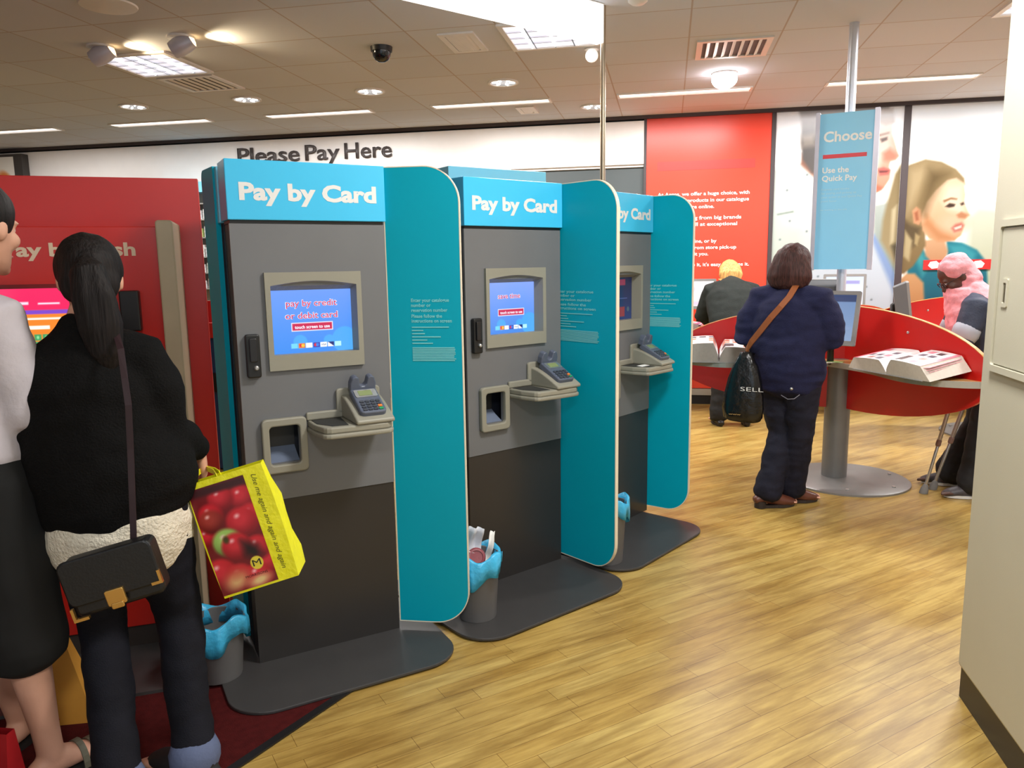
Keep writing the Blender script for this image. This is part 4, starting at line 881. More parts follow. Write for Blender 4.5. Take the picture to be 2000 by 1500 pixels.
# leaflet rack and counter glimpsed between the cash kiosk and the nearest blue kiosk
rk = thing('product_rack', 'rack of small white packets glimpsed between the red and blue kiosks', 'rack', (-5.35, 8.05, 0))
bm = NB(); box(bm, -.45, .45, .12, .14, .17, 2.36)
for z in (1.28, 1.46, 1.64, 1.86, 2.06, 2.24): box(bm, -.45, .45, -.06, .12, z-.012, z)
for x in (-.45, .44): box(bm, x, x+.012, -.06, .14, 0, 2.36)
obj('shelves', bm, mat('rack_grey', (150, 148, 144), .5), rk)
obj('header', B(-.46, .46, -.07, .14, 2.36, 2.475), mat('pale_blue_sign', (128, 204, 232)), rk)
obj('side_banner', B(-.36, -.28, -.09, -.08, .98, 1.48), mat('mid_blue_strip', (58, 150, 206), .4), rk)
rnd = random.Random(4); cols = [(232, 230, 222), (206, 212, 196), (90, 78, 72), (176, 190, 120), (220, 220, 224), (150, 140, 130), (236, 236, 230)]
proto = {}
for r, z in enumerate((1.28, 1.46, 1.64, 1.86, 2.06)):
    for c in range(5):
        x = -.30+c*.125; h_ = (.11, .11, .13, .12, .12)[r]*rnd.uniform(.8, 1.05); cl = cols[(r*2+c*3+rnd.randrange(3)) % 7]
        bm = NB(); box(bm, -.048, .048, -.03, .05, 0, h_); o = obj('packet', bm, mat('packet_%d_%d' % (cl[0], cl[2]), cl, .45, var=.35, vscale=40)); o.location = (-5.35+x, 8.05, z)
        tag(o, 'small %s packet on shelf %s of the rack between the kiosks' % ({232: 'white', 206: 'pale green', 90: 'dark brown', 176: 'lime green', 220: 'pale grey', 150: 'grey brown', 236: 'cream'}[cl[0]], ('one', 'two', 'three', 'four', 'five')[r]), 'packet', 'packets on the rack')
ct = thing('service_counter', 'navy fronted counter with a red backboard glimpsed left of the nearest blue kiosk', 'counter', (-3.35, 5.05, 0))
obj('counter_front', B(-.9, .75, 0, .5, .012, 1.0), mat('navy_laminate', (34, 62, 108), .45), ct)
obj('backboard', B(-.9, .75, .45, .48, 1.0, 1.25), REDD, ct)
obj('upstand', B(-.9, .75, -.02, .02, 1.0, 1.11), REDP, ct)
obj('card_slot', B(.05, .30, -.03, 0, .60, .74), BLACKP, ct)
st = thing('stool', 'low stool behind the desks, only its thin silver legs showing', 'stool', (2.30, 7.95, 0))
bm = NB(); cyl(bm, (0, 0), .17, .42, .46, 32); obj('seat', bm, BLACKP, st)
for x in (-.10, .07):
    for y in (-.10, .10):
        bm = NB(); tube(bm, [(x, y, .008), (x*.8, y*.8, .42)], [.012, .012], 10); obj('leg', bm, SILVER, st, smooth=40)
# ------------------------------------------------------------------ people
SKIN = mat('pale_skin', (214, 160, 134), .55, var=.05, vscale=12, bump=.05, bscale=200)
SKIND = mat('dark_brown_skin', (84, 56, 46), .5, var=.05, vscale=12)
def head_shape(bm, c, M, s=1.0):
    """face looks along +y before M turns it"""
    prof = [(-.122, .018, .078, .040), (-.112, .034, .086, .012), (-.092, .050, .088, -.030), (-.066, .060, .086, -.066), (-.040, .067, .084, -.082), (-.012, .071, .084, -.092),
            (.012, .073, .083, -.097), (.030, .074, .088, -.099), (.055, .073, .086, -.098), (.080, .066, .072, -.088), (.100, .050, .050, -.066), (.113, .028, .024, -.038)]
    n = 24; T = lambda p: V(c)+M @ (V(p)*s)
    rings = []
    for z, hw, fy, by in prof:
        cy, ry = (fy+by)/2, (fy-by)/2
        rings.append([bm.verts.new(T((hw*math.cos(2*math.pi*k/n)*(1 if math.sin(2*math.pi*k/n) < 0 else .97), cy+ry*math.sin(2*math.pi*k/n), z))) for k in range(n)])
    for a, b in zip(rings, rings[1:]):
        for k in range(n): bm.faces.new((a[k], a[(k+1) % n], b[(k+1) % n], b[k]))
    bm.faces.new(rings[0][::-1]); bm.faces.new(rings[-1])
    tube(bm, [T((0, .078, .016)), T((0, .092, -.012)), T((0, .103, -.036)), T((0, .094, -.046))], [.010*s, .012*s, .016*s, .012*s], 10, ref=(1, 0, 0))
    for q in (-1, 1):
        ball(bm, T((q*.014, .092, -.038)), .011*s, 10, 8)
        ball(bm, T((q*.040, .060, -.030)), .026*s, 12, 8)
        ball(bm, T((q*.032, .078, .020)), (.024*s, .012*s, .008*s), 12, 8, M)
        ball(bm, T((q*.076, -.012, -.008)), (.010*s, .020*s, .033*s), 12, 10, M)
        ball(bm, T((q*.031, .073, .001)), .014*s, 12, 8)
    ball(bm, T((0, .089, -.066)), (.024*s, .009*s, .007*s), 12, 8, M); ball(bm, T((0, .087, -.078)), (.021*s, .010*s, .008*s), 12, 8, M); ball(bm, T((0, .080, -.105)), .020*s, 12, 8)
def hand_shape(bm, wr, d, back, side, curl=35):
    """palm, four fingers and a thumb; d = direction of the hand, back = out of the back of the hand, side = +1 when the thumb is towards d x back"""
    d, back = V(d).normalized(), V(back).normalized(); lat = d.cross(back).normalized()*side; back = lat.cross(d).normalized()*side; wr = V(wr)
    tube(bm, [wr-d*.02, wr+d*.02, wr+d*.06, wr+d*.09], [(.026, .020), (.030, .018), (.038, .016), (.037, .013)], 14, ref=back)
    for k, L in enumerate((.072, .082, .076, .060)):
        p = wr+d*(.088-.004*abs(k-1.3))+lat*(.029-.0195*k); P = [p-d*.02, p]; a = rad(curl*.5)
        for f in (.42, .32, .26):
            p = p+(d*math.cos(a)-back*math.sin(a))*(L*f); P.append(p); a += rad(curl)
        tube(bm, P, [.009, .0092, .0085, .0078, .0068], 9, ref=lat)
    p = wr+d*.025+lat*.026; q = (d*.7+lat*.75-back*.2).normalized(); P = [p-q*.01, p+q*.028, p+q*.05+d*.012, p+q*.055+d*.036]
    tube(bm, P, [.013, .0115, .010, .008], 9, ref=back)
def foot_shape(bm, an, ang, toes=False):
    """foot pointing along ang (0 = +y, positive turns left)"""
    R = Matrix.Rotation(rad(ang), 3, 'Z'); T = lambda p: V((an[0], an[1], 0))+R @ V(p)+V((0, 0, an[2]-.075))
    tube(bm, [T((0, -.055, .035)), T((0, -.03, .042)), T((0, .03, .045)), T((0, .09, .032)), T((0, .145, .022))], [(.028, .028), (.034, .036), (.036, .040), (.043, .026), (.040, .016)], 14, ref=(0, 0, 1))
    for k in range(5):
        x = -.031+.0155*k; L = (.06, .058, .052, .045, .036)[k]; r = (.012, .0085, .008, .0078, .0075)[k]
        tube(bm, [T((x, .125, .020)), T((x*1.05, .14+L*.5, .017)), T((x*1.05, .14+L, .012))], [r*1.1, r, r*.9], 8, ref=(0, 0, 1))
def body(J, skin, root, voxel=.0068, hands=True, hc=30):
    bm = NB(); g = J.get('girth', 1.0)
    tube(bm, [J['pelvis']-V((0, 0, .06)), J['pelvis'], J['waist'], J['chest'], J['neck']-V((0, 0, .04))], [(.14*g, .10*g), (.165*g, .115*g), (.135*g, .098*g), (.16*g, .11*g), (.085, .07)], 20, ref=J.get('fwd', (0, 1, 0)))
    H = J['head']; M = Matrix.Rotation(rad(J['hyaw']), 3, 'Z') @ Matrix.Rotation(rad(-J['hpitch']), 3, 'X'); s = J.get('hs', 1.0)
    tube(bm, [J['neck']-V((0, 0, .06)), J['neck'], H+M @ V((0, -.02, -.07))], [.058, .05, .05], 14)
    head_shape(bm, H, M, s)
    for S in 'LR':
        q = -1 if S == 'L' else 1
        tube(bm, [J['sh'+S]-V((q*.05, 0, -.01)), J['sh'+S], (J['sh'+S]+J['el'+S])/2, J['el'+S], (J['el'+S]*.65+J['wr'+S]*.35), J['wr'+S]], [.045, .050*g, .044*g, .036, .037, .024], 14)
        if hands:
            d = J.get('hd'+S, (J['wr'+S]-J['el'+S])); hand_shape(bm, J['wr'+S], d, J.get('hb'+S, V((q, 0, .3))), -q if 'hs'+S not in J else J['hs'+S], J.get('curl'+S, hc))
        tube(bm, [J['hip'+S]+V((0, 0, .04)), J['hip'+S], (J['hip'+S]+J['kn'+S])/2, J['kn'+S], J['kn'+S]*.65+J['an'+S]*.35, J['kn'+S]*.2+J['an'+S]*.8, J['an'+S]-V((0, 0, .01))], [.085*g, .088*g, .072*g, .052, .054, .038, .036], 16)
        foot_shape(bm, J['an'+S], J.get('ft'+S, 0))
    o = fuse('body', bm, skin, root, voxel, 4)
    for q in (-1, 1):
        bm = NB(); c = H+M @ (V((q*.031, .0762, .001))*s); ball(bm, c, .0112*s, 14, 10); e = obj('eye', bm, mat('eye_white', (232, 228, 222), .2, var=0), o, smooth=0)
        bm = NB(); ball(bm, H+M @ (V((q*.031, .0830, .001))*s), .0058*s, 12, 8); obj('iris', bm, mat('dark_iris', (44, 30, 22), .15, var=0), e, smooth=0)
    bm = NB(); ball(bm, H+M @ (V((0, .0925, -.071))*s), (.022*s, .007*s, .008*s), 14, 8, M); obj('lips', bm, mat('lips_%d' % int(skin.name == 'dark_brown_skin'), (120, 62, 58) if skin.name == 'dark_brown_skin' else (184, 104, 98), .45), o, smooth=0)
    return o, M
def hair_mat(name, rgb, rough=.38):
    if name in MATS: return MATS[name]
    m = bpy.data.materials.new(name); m.use_nodes = True; nt = m.node_tree; b = nt.nodes['Principled BSDF']; c = lin(rgb)
    tc = nt.nodes.new('ShaderNodeTexCoord'); mp = nt.nodes.new('ShaderNodeMapping'); mp.inputs['Scale'].default_value = (90, 90, 4); nt.links.new(tc.outputs['Object'], mp.inputs['Vector'])
    n = nt.nodes.new('ShaderNodeTexNoise'); n.inputs['Scale'].default_value = 1.5; n.inputs['Detail'].default_value = 4; nt.links.new(mp.outputs['Vector'], n.inputs['Vector'])
    r = nt.nodes.new('ShaderNodeValToRGB'); r.color_ramp.elements[0].position = .35; r.color_ramp.elements[1].position = .65
    r.color_ramp.elements[0].color = (*[x*.55 for x in c], 1); r.color_ramp.elements[1].color = (*[min(1, x*1.35) for x in c], 1)
    nt.links.new(n.outputs['Fac'], r.inputs['Fac']); nt.links.new(r.outputs['Color'], b.inputs['Base Color'])
    bp = nt.nodes.new('ShaderNodeBump'); bp.inputs['Strength'].default_value = .7; bp.inputs['Distance'].default_value = .006; nt.links.new(n.outputs['Fac'], bp.inputs['Height']); nt.links.new(bp.outputs['Normal'], b.inputs['Normal'])
    b.inputs['Roughness'].default_value = rough; b.inputs['Specular IOR Level'].default_value = .22; MATS[name] = m
    return m
def shoe(name, an, ang, m, root, L=.255, heel=.0, sole=None):
    R = Matrix.Rotation(rad(ang), 3, 'Z'); T = lambda p: V((an[0], an[1], 0))+R @ V(p)
    k = L/.255; bm = NB()
    tube(bm, [T((0, -.075*k, .030+heel)), T((0, -.04*k, .040+heel)), T((0, .03*k, .050+heel*.6)), T((0, .09*k, .040)), T((0, .15*k, .032)), T((0, .175*k, .026))], [(.030, .026), (.037, .036), (.040, .046), (.047, .038), (.042, .026), (.028, .018)], 18, ref=(0, 0, 1))
    tube(bm, [T((0, -.03, .05+heel)), T((0, -.03, .085+heel))], [.042, .040], 16)
    o = fuse(name, bm, m, root, .005, 4)
    bm = NB(); out = [(.042*k*math.cos(t)*(1.08 if math.sin(t) > 0 else .86), (.05+.13*math.sin(t))*k) for t in np.linspace(0, 2*math.pi, 29)[:-1]]
    P = [T((a, b, 0)) for a, b in out]; prism(bm, [(p.x, p.y) for p in P], (0, 0, .003), (1, 0, 0), (0, 1, 0), (0, 0, .018))
    if heel:
        hp = [(.036*math.cos(t), -.045+.036*math.sin(t)) for t in np.linspace(0, 2*math.pi, 21)[:-1]]; P = [T((a, b, 0)) for a, b in hp]; prism(bm, [(p.x, p.y) for p in P], (0, 0, .003), (1, 0, 0), (0, 1, 0), (0, 0, heel+.02))
    obj('sole', bm, sole or mat('dark_sole', (40, 30, 26), .6), o)
    return o
def legs_cloth(J, m, root, rs, name='jeans', top=None, wr=(.006, 9, 16, 1.0), cut=0.0, voxel=.009):
    bm = NB(); t = top or (.19, .135)
    tube(bm, [J['pelvis']+V((0, 0, .07)), J['pelvis'], J['pelvis']-V((0, -.0, .09))], [(t[0]*.93, t[1]*.95), t, (t[0]*.95, t[1]*.92)], 22, ref=J.get('fwd', (0, 1, 0)))
    for S in 'LR':
        h, k, a = J['hip'+S], J['kn'+S], J['an'+S]
        e = k*cut+a*(1-cut) if cut else a
        tube(bm, [h+V((0, 0, .02)), h-V((0, 0, .04)), (h+k)/2, k, k*.6+e*.4, k*.25+e*.75, e+V((0, 0, .004))], rs, 18)
    return fuse(name, bm, m, root, voxel, 5, wr)
def seg(a, b, n=3): return [a+(b-a)*(i/n) for i in range(n+1)]

# --- 1: woman with a ponytail, seen from behind, at the cash kiosk
P1 = thing('person', 'person with black ponytail, black cardigan and jeans, seen from behind at the cash kiosk', 'person', (-1.525, 1.86, .006), rad(32))
J = dict(pelvis=V((-.02, .03, .80)), waist=V((-.045, .05, .97)), chest=V((-.085, .05, 1.16)), neck=V((-.07, .065, 1.345)), head=V((-.048, .105, 1.472)), hyaw=6, hpitch=12,
         shL=V((-.225, .05, 1.215)), shR=V((.07, .05, 1.25)), elL=V((-.305, .03, 1.02)), elR=V((.125, .04, 1.02)), wrL=V((-.15, .24, .95)), wrR=V((.20, .20, .93)), hdR=V((.08, .25, -.95)), hbR=V((1, 0, .2)),
         hipL=V((-.105, .03, .78)), hipR=V((.07, .03, .78)), knL=V((-.095, .045, .44)), knR=V((.11, .045, .44)), anL=V((-.06, -.19, .085)), anR=V((.135, -.13, .085)), ftL=25, ftR=45)
b1, M1 = body(J, SKIN, P1)
BLK = mat('black_wool', (13, 12, 12), .88, var=.15, vscale=60, bump=.5, bscale=180, spec=.15)
bm = NB()
tube(bm, [V((-.012, .04, .842)), V((-.033, .04, .935)), V((-.06, .045, 1.08)), V((-.08, .045, 1.17)), V((-.078, .05, 1.26)), V((-.072, .06, 1.335))], [(.222, .168), (.216, .164), (.192, .142), (.190, .142), (.140, .105), (.068, .070)], 24)
for S in 'LR':
    q = -1 if S == 'L' else 1; s_, e_, w_ = J['sh'+S], J['el'+S], J['wr'+S]
    tube(bm, [s_-V((q*.06, 0, 0)), s_, (s_+e_)/2+V((q*.012, 0, 0)), e_, (e_+w_)/2, w_*.9+e_*.1], [.078, .076, .074, .068, .060, .050], 18)
fuse('cardigan', bm, BLK, P1, .010, 6, (.011, 6, 9, 3.0))
bm = NB(); tube(bm, [V((-.02, .035, .69)), V((-.022, .035, .76)), V((-.025, .04, .85)), V((-.03, .045, .95))], [(.192, .146), (.198, .150), (.180, .134), (.165, .12)], 26)
kn = mat('cream_knit', (226, 216, 196), .9, var=.1, vscale=25, bump=.8, bscale=110)
tp = fuse('knit_top', bm, kn, P1, .008, 4, (.004, 10, 24, 5.0))
JEAN = mat('dark_indigo_denim', (18, 18, 26), .8, var=.22, vscale=16, bump=.3, bscale=300, spec=.2)
jn = legs_cloth(J, JEAN, P1, [.098, .098, .083, .066, .064, .060, .064], top=(.158, .116))
bm = NB()
for S in ('L', 'R'): tube(bm, [J['an'+S]+V((0, 0, -.018)), J['an'+S]+V((0, 0, .012))], [.071, .072], 18)
obj('turn_up', bm, mat('pale_denim_cuff', (84, 94, 124), .8, bump=.2), jn, smooth=60)
for S, f in (('L', 25), ('R', 45)):
    sh_ = shoe('shoe', J['an'+S]*1.0, f, mat('black_canvas', (24, 23, 24), .7), P1, .25, sole=mat('cream_rubber', (176, 166, 132), .6))
HB = hair_mat('black_brown_hair', (26, 20, 19), .6)
bm = NB(); H = J['head']
ball(bm, H+M1 @ V((0, -.012, .028)), (.088, .110, .100), 24, 16, M1); ball(bm, H+M1 @ V((0, -.055, -.02)), (.078, .062, .075), 20, 12, M1); ball(bm, H+M1 @ V((0, -.104, .012)), (.034, .03, .034), 14, 10)
hr = fuse('hair', bm, HB, P1, .008, 5, (.004, 22, 5, 1.0))
bm = NB(); c0 = H+M1 @ V((0, -.115, .02))
tube(bm, [c0+V((0, .01, .0)), c0+V((.004, -.028, -.02)), c0+V((.014, -.040, -.09)), c0+V((.024, -.042, -.17)), c0+V((.03, -.040, -.245)), c0+V((.032, -.030, -.315))], [(.028, .026), (.045, .036), (.055, .038), (.056, .036), (.044, .028), (.014, .012)], 18)
obj_p = fuse('ponytail', bm, HB, hr, .007, 4, (.006, 26, 4, 2.0))
# shoulder bag and its strap
sb = thing('shoulder_bag', 'small black handbag with brass corners hanging at the back of the woman', 'handbag', (-1.43, 1.685, .70), rad(24))
R = Matrix.Rotation(rad(-13), 3, 'Y')
def tilt(bm):
    for v in bm.verts: v.co = R @ v.co
BLE = mat('black_leather', (17, 16, 17), .42, var=.08, bump=.06, bscale=160)
bm = NB(); prism(bm, rrect(-.115, -.08, .115, .075, .02, 4), (0, -.035, 0), (1, 0, 0), (0, 0, 1), (0, .07, 0)); tilt(bm); obj('pouch', bm, BLE, sb, bevel=.012, seg=3)
bm = NB(); prism(bm, rrect(-.118, -.045, .118, .082, .022, 4), (0, -.046, 0), (1, 0, 0), (0, 0, 1), (0, .014, 0)); tilt(bm); obj('flap', bm, BLE, sb, bevel=.005)
BRASS = mat('polished_brass', (214, 170, 96), .25, metal=.9, var=.05)
bm = NB(); prism(bm, rrect(-.026, -.066, .022, -.022, .005, 3), (0, -.054, 0), (1, 0, 0), (0, 0, 1), (0, .010, 0)); prism(bm, rrect(-.018, -.074, .014, -.058, .004, 3), (0, -.058, 0), (1, 0, 0), (0, 0, 1), (0, .006, 0)); tilt(bm); obj('clasp', bm, BRASS, sb, bevel=.002)
for sx in (-1, 1):
    bm = NB(); prism(bm, [(sx*.118, -.082), (sx*.118, -.045), (sx*.111, -.045), (sx*.111, -.074), (sx*.08, -.074), (sx*.08, -.082)] if sx < 0 else [(sx*.118, -.045), (sx*.118, -.008), (sx*.111, -.008), (sx*.111, -.037), (sx*.09, -.037), (sx*.09, -.045)], (0, -.05, 0), (1, 0, 0), (0, 0, 1), (0, .012, 0)); tilt(bm); obj('corner', bm, BRASS, sb)
STRAP = mat('dark_plum_strap', (40, 16, 22), .6)
Wm = Matrix.Translation((-1.43, 1.685, .70)) @ Matrix.Rotation(rad(24), 4, 'Z'); Pm = Matrix.Translation((-1.525, 1.86, .006)) @ Matrix.Rotation(rad(32), 4, 'Z')
loc = lambda p: Wm.inverted() @ (Pm @ V(p))
pts = [(.03, -.175, .72), (.035, -.172, .80), (.04, -.168, .90), (.045, -.158, 1.02), (.05, -.158, 1.14), (.045, -.140, 1.21), (.038, -.105, 1.285), (.02, -.04, 1.338), (.01, .03, 1.35)]
bm = NB(); P = [R @ V((.06, 0, .07))]+[loc(p) for p in pts]; sweep(bm, P, .016, .004, [V((0, -1, .0))]*7+[V((0, -1, .6)), V((0, -.4, 1)), V((0, .2, 1))]); obj('strap', bm, STRAP, sb)
# yellow shopping bag with the apple print
yb = thing('shopping_bag', 'yellow shopping bag printed with red apples held by the woman with the ponytail', 'shopping bag', (-1.252, 2.03, .72), rad(16))
R2 = Matrix.Rotation(rad(-16), 3, 'Y'); YW, YH = .232, .36
YEL = mat('yellow_plastic', (234, 228, 22), .35, var=.05, vscale=14, bump=.35, bscale=28)
bm = NB(); vs = []
for j in range(7):
    t_ = j/6; hw = YW/2*(1.0+.05*math.sin(t_*3)); dp = .055*(1-.6*t_)
    vs.append([bm.verts.new(R2 @ V(p)) for p in ((-hw, -dp, -YH/2+YH*t_), (hw, -dp, -YH/2+YH*t_), (hw+.006*math.sin(j*2), dp, -YH/2+YH*t_), (-hw, dp, -YH/2+YH*t_))])
for a_, b_ in zip(vs, vs[1:]):
    for k in range(4): bm.faces.new((a_[k], a_[(k+1) % 4], b_[(k+1) % 4], b_[k]))
bm.faces.new(vs[0][::-1]); obj('bag_body', bm, YEL, yb, smooth=30)
A_ = []
def apple(x, y, r, c=(196, 22, 34), d=(120, 8, 18)):
    A_.append(('o', (x, y, r, r*.92, 0), d, .012, c)); A_.append(('o', (x-.12*r, y+.16*r, r*.62, r*.58, 0), tuple(min(255, q+34) for q in c), r*.7, None, .6)); A_.append(('o', (x-.25*r, y+.38*r, r*.16, r*.12, 20), (250, 206, 206), r*.2, None, .8))
for x, y, r in ((.17, .205, .035), (.10, .215, .036), (.185, .16, .035), (.05, .185, .034), (.145, .15, .045), (.015, .14, .03), (.02, .05, .045), (.19, .05, .042), (.17, .085, .036), (.08, .03, .04), (.14, .02, .04)): apple(x, y, r)
apple(.045, .17, .036, (150, 40, 30), (90, 18, 14)); apple(.075, .115, .042, (150, 190, 90), (96, 120, 50)); apple(.10, .10, .042)
A_ += [('p', [(.12, .11), (.17, .09), (.175, .07), (.15, .06), (.12, .075)], (30, 6, 6), .03), ('o', (.072, .122, .008, .010, 0), (70, 60, 20), .008), ('o', (.065, .032, .035, .026, 30), (216, 200, 130), .03, (190, 60, 50)), ('o', (.14, .012, .03, .014, 10), (222, 190, 130), .02)]
A_ += [('p', [(0, .232), (.20, .232), (.20, .25), (0, .25)], (58, 8, 12), .012), ('o', (.148, .052, .0185, .0185, 0), (226, 204, 60), .002)]
fo = lambda x, z, e=.0: R2 @ V((-YW/2+x, -.0555+.033*(z/YH)-e, -YH/2+z))
U2, W2 = (R2 @ V((1, 0, 0))), (fo(0, YH)-fo(0, 0)).normalized()
A_ = [(q[0], [(a*.86, b*1.33) for a, b in q[1]] if q[0] == 'p' else (q[1][0]*.86, q[1][1]*1.33, q[1][2]*1.06, q[1][3]*1.1, q[1][4]), *q[2:]) for q in A_]
sheet('apple_print', fo(.0, .008, .002), U2, W2, .172, .335, 130, 170, (110, 10, 16), A_, PRINTG, yb)
text('M', .021, fo(.1273, .068, .003), U2, W2, LETB, yb, bold=.0, align='CENTER', width=.025, depth=.0005)
text('MORRISONS', .0075, fo(.082, .040, .003), U2, W2, LETB, yb, align='LEFT', width=.068, depth=.0005)
text('Use me again and again and again', .016, fo(.194, .335, .002), -W2, U2, mat('olive_script', (84, 84, 20), .6, var=0), yb, shear=.35, width=.30, depth=.0008)
hw_ = Wb = Matrix.Translation((-1.252, 2.03, .72)) @ Matrix.Rotation(rad(16), 4, 'Z')
wl = Wb.inverted() @ (Pm @ (J['wrR']+V((.010, .028, -.075))))
for y_ in (-.02, .02):
    bm = NB(); a_, b_ = R2 @ V((-.10, y_*.8, YH/2)), R2 @ V((-.02, y_*.8, YH/2)); sweep(bm, [a_, (a_*.5+wl*.5)+V((-.01, 0, .0)), wl, (b_*.5+wl*.5)+V((.01, 0, .0)), b_], .018, .003, (0, -1, 0)); obj('handle', bm, YEL, yb)

# --- 2: shopper in a navy jumper at the desk
P2 = thing('person', 'person in navy jumper and jeans with brown bobbed hair standing at the desk', 'person', (.69, 4.765, 0), rad(-33))
J = dict(girth=1.12, pelvis=V((.01, .03, .86)), waist=V((0, .04, 1.0)), chest=V((0, .05, 1.17)), neck=V((.0, .06, 1.345)), head=V((-.005, .085, 1.470)), hyaw=0, hpitch=14,
         shL=V((-.175, .05, 1.27)), shR=V((.175, .05, 1.27)), elL=V((-.245, -.02, 1.02)), elR=V((.24, .10, 1.03)), wrL=V((-.235, .13, .99)), wrR=V((.17, .30, 1.08)), hdL=V((-.1, .6, -.8)), hbL=V((-1, .2, 0)), hdR=V((-.2, .9, .35)), hbR=V((.3, -.3, .9)),
         hipL=V((-.085, .03, .84)), hipR=V((.10, .03, .84)), knL=V((-.02, .05, .46)), knR=V((.095, .05, .46)), anL=V((-.045, -.055, .09)), anR=V((.02, .13, .09)), ftL=-38, ftR=-38)
b2, M2 = body(J, SKIN, P2)
NAVY = mat('navy_fleece', (31, 32, 60), .85, var=.12, vscale=30, bump=.3, bscale=140, spec=.2)
bm = NB()
tube(bm, [V((.005, .03, .80)), V((.005, .03, .86)), V((.0, .035, .98)), V((0, .045, 1.14)), V((0, .05, 1.25)), V((0, .055, 1.33))], [(.222, .172), (.226, .174), (.228, .168), (.225, .165), (.19, .135), (.075, .075)], 26)
for S in 'LR':
    q = -1 if S == 'L' else 1; s_, e_, w_ = J['sh'+S], J['el'+S], J['wr'+S]
    tube(bm, [s_-V((q*.07, 0, 0)), s_, (s_+e_)/2+V((q*.012, 0, 0)), e_, (e_+w_)/2, w_*.92+e_*.08], [.09, .088, .085, .076, .064, .046], 18)
jp = fuse('jumper', bm, NAVY, P2, .010, 6, (.012, 5, 13, 7.0))
bm = NB(); tube(bm, [V((0, .055, 1.335)), V((0, .058, 1.375))], [.074, .066], 20); obj('scarf', bm, mat('teal_scarf', (22, 120, 160), .8, bump=.3), P2, smooth=60)
jn2 = legs_cloth(J, mat('dark_navy_denim', (27, 27, 40), .75, var=.2, vscale=14, bump=.3, bscale=260, spec=.2), P2, [.112, .112, .098, .080, .080, .082, .086], top=(.195, .15), wr=(.008, 9, 15, 4.0))
bm = NB(); sweep(bm, [(.05, -.130, .72), (.09, -.128, .700), (.125, -.118, .705), (.15, -.104, .73)], .004, .002, (0, -1, 0)); obj('pocket_stitching', bm, mat('pale_stitching', (120, 116, 126), .6), jn2)
bm = NB(); ball(bm, (.115, -.138, .765), .009, 10, 8); obj('stud', bm, SILVER, jn2, smooth=0)
BRN = mat('brown_leather', (92, 50, 36), .38, var=.1)
for S in 'LR': shoe('shoe', J['an'+S], -38, BRN, P2, .25, heel=.022)
HBR = hair_mat('auburn_brown_hair', (66, 38, 34), .5)
bm = NB(); H = J['head']
ball(bm, H+M2 @ V((0, -.010, .028)), (.098, .118, .100), 24, 16, M2); tube(bm, [H+M2 @ V((0, -.03, .04)), H+M2 @ V((0, -.035, -.03)), H+M2 @ V((0, -.030, -.085)), H+M2 @ V((0, -.030, -.115))], [(.105, .095), (.122, .088), (.134, .082), (.122, .070)], 24)
fuse('hair', bm, HBR, P2, .008, 5, (.007, 24, 5, 2.0))
# tan bag strap across the back, part of a bag worn in front
tb = thing('crossbody_bag', 'tan leather strap crossing the back of the navy jumper shopper', 'bag', (.69, 4.765, 0), rad(-33))
bm = NB(); pts = [(.05, .03, 1.366), (.062, -.02, 1.352), (.05, -.075, 1.29), (.02, -.115, 1.235), (-.03, -.132, 1.17), (-.09, -.136, 1.09), (-.15, -.125, 1.02), (-.20, -.09, .96), (-.232, .0, .92), (-.22, .10, .90)]
sweep(bm, pts, .036, .005, [V((.2, -.2, 1)), V((.2, -.6, .8)), V((.1, -.9, .5)), V((0, -1, .2)), V((0, -1, 0)), V((-.1, -1, 0)), V((-.3, -1, 0)), V((-.7, -.7, 0)), V((-1, 0, 0)), V((-1, .4, 0))]); obj('strap', bm, mat('tan_leather', (140, 76, 36), .45, var=.08), tb)
bm = NB(); prism(bm, rrect(-.09, -.08, .09, .08, .02, 4), (-.19, .15, .83), (.6, .8, 0), (0, 0, 1), (-.048, .036, 0)); obj('pouch', bm, MATS['tan_leather'], tb, bevel=.01)
# black carrier bag in the left hand
cb = thing('carrier_bag', 'black plastic carrier bag with white lettering held by the navy jumper shopper', 'carrier bag', (.455, 4.66, .765), rad(-14))
PB = mat('black_polythene', (15, 15, 17), .22, var=.1, vscale=20, bump=.6, bscale=22)
bm = NB(); rows = [(-.20, .112, .05), (-.14, .120, .058), (-.05, .112, .055), (.05, .094, .050), (.12, .072, .042), (.17, .046, .030), (.205, .030, .022)]
rr_ = random.Random(5); rings = []
for z, hx, hy in rows:
    n = 32; rings.append([bm.verts.new((hx*math.copysign(abs(math.cos(t))**.55, math.cos(t))+.02*(z)+rr_.uniform(-.003, .003), hy*math.copysign(abs(math.sin(t))**.8, math.sin(t))+rr_.uniform(-.004, .004), z+.012*math.sin(2*t+1)*(z < -.1))) for t in np.linspace(0, 2*math.pi, n+1)[:-1]])
for a_, b_ in zip(rings, rings[1:]):
    for k in range(n): bm.faces.new((a_[k], a_[(k+1) % n], b_[(k+1) % n], b_[k]))
bm.faces.new(rings[0][::-1]); bm.faces.new(rings[-1]); obj('bag_body', bm, PB, cb, smooth=0)
text('SELL', .026, (-.012, -.062, -.02), (1, 0, 0), (0, -.05, 1), LETG, cb, width=.13, bold=-.01)
text('www', .010, (-.075, -.066, -.165), (1, 0, 0), (0, -.05, 1), mat('gold_print', (190, 150, 90), .5, var=0), cb, width=.07)
P2m = Matrix.Translation((.69, 4.765, 0)) @ Matrix.Rotation(rad(-33), 4, 'Z'); Cb = Matrix.Translation((.455, 4.66, .765)) @ Matrix.Rotation(rad(-14), 4, 'Z')
wl = Cb.inverted() @ (P2m @ (J['wrL']+V((.012, .015, -.085))))
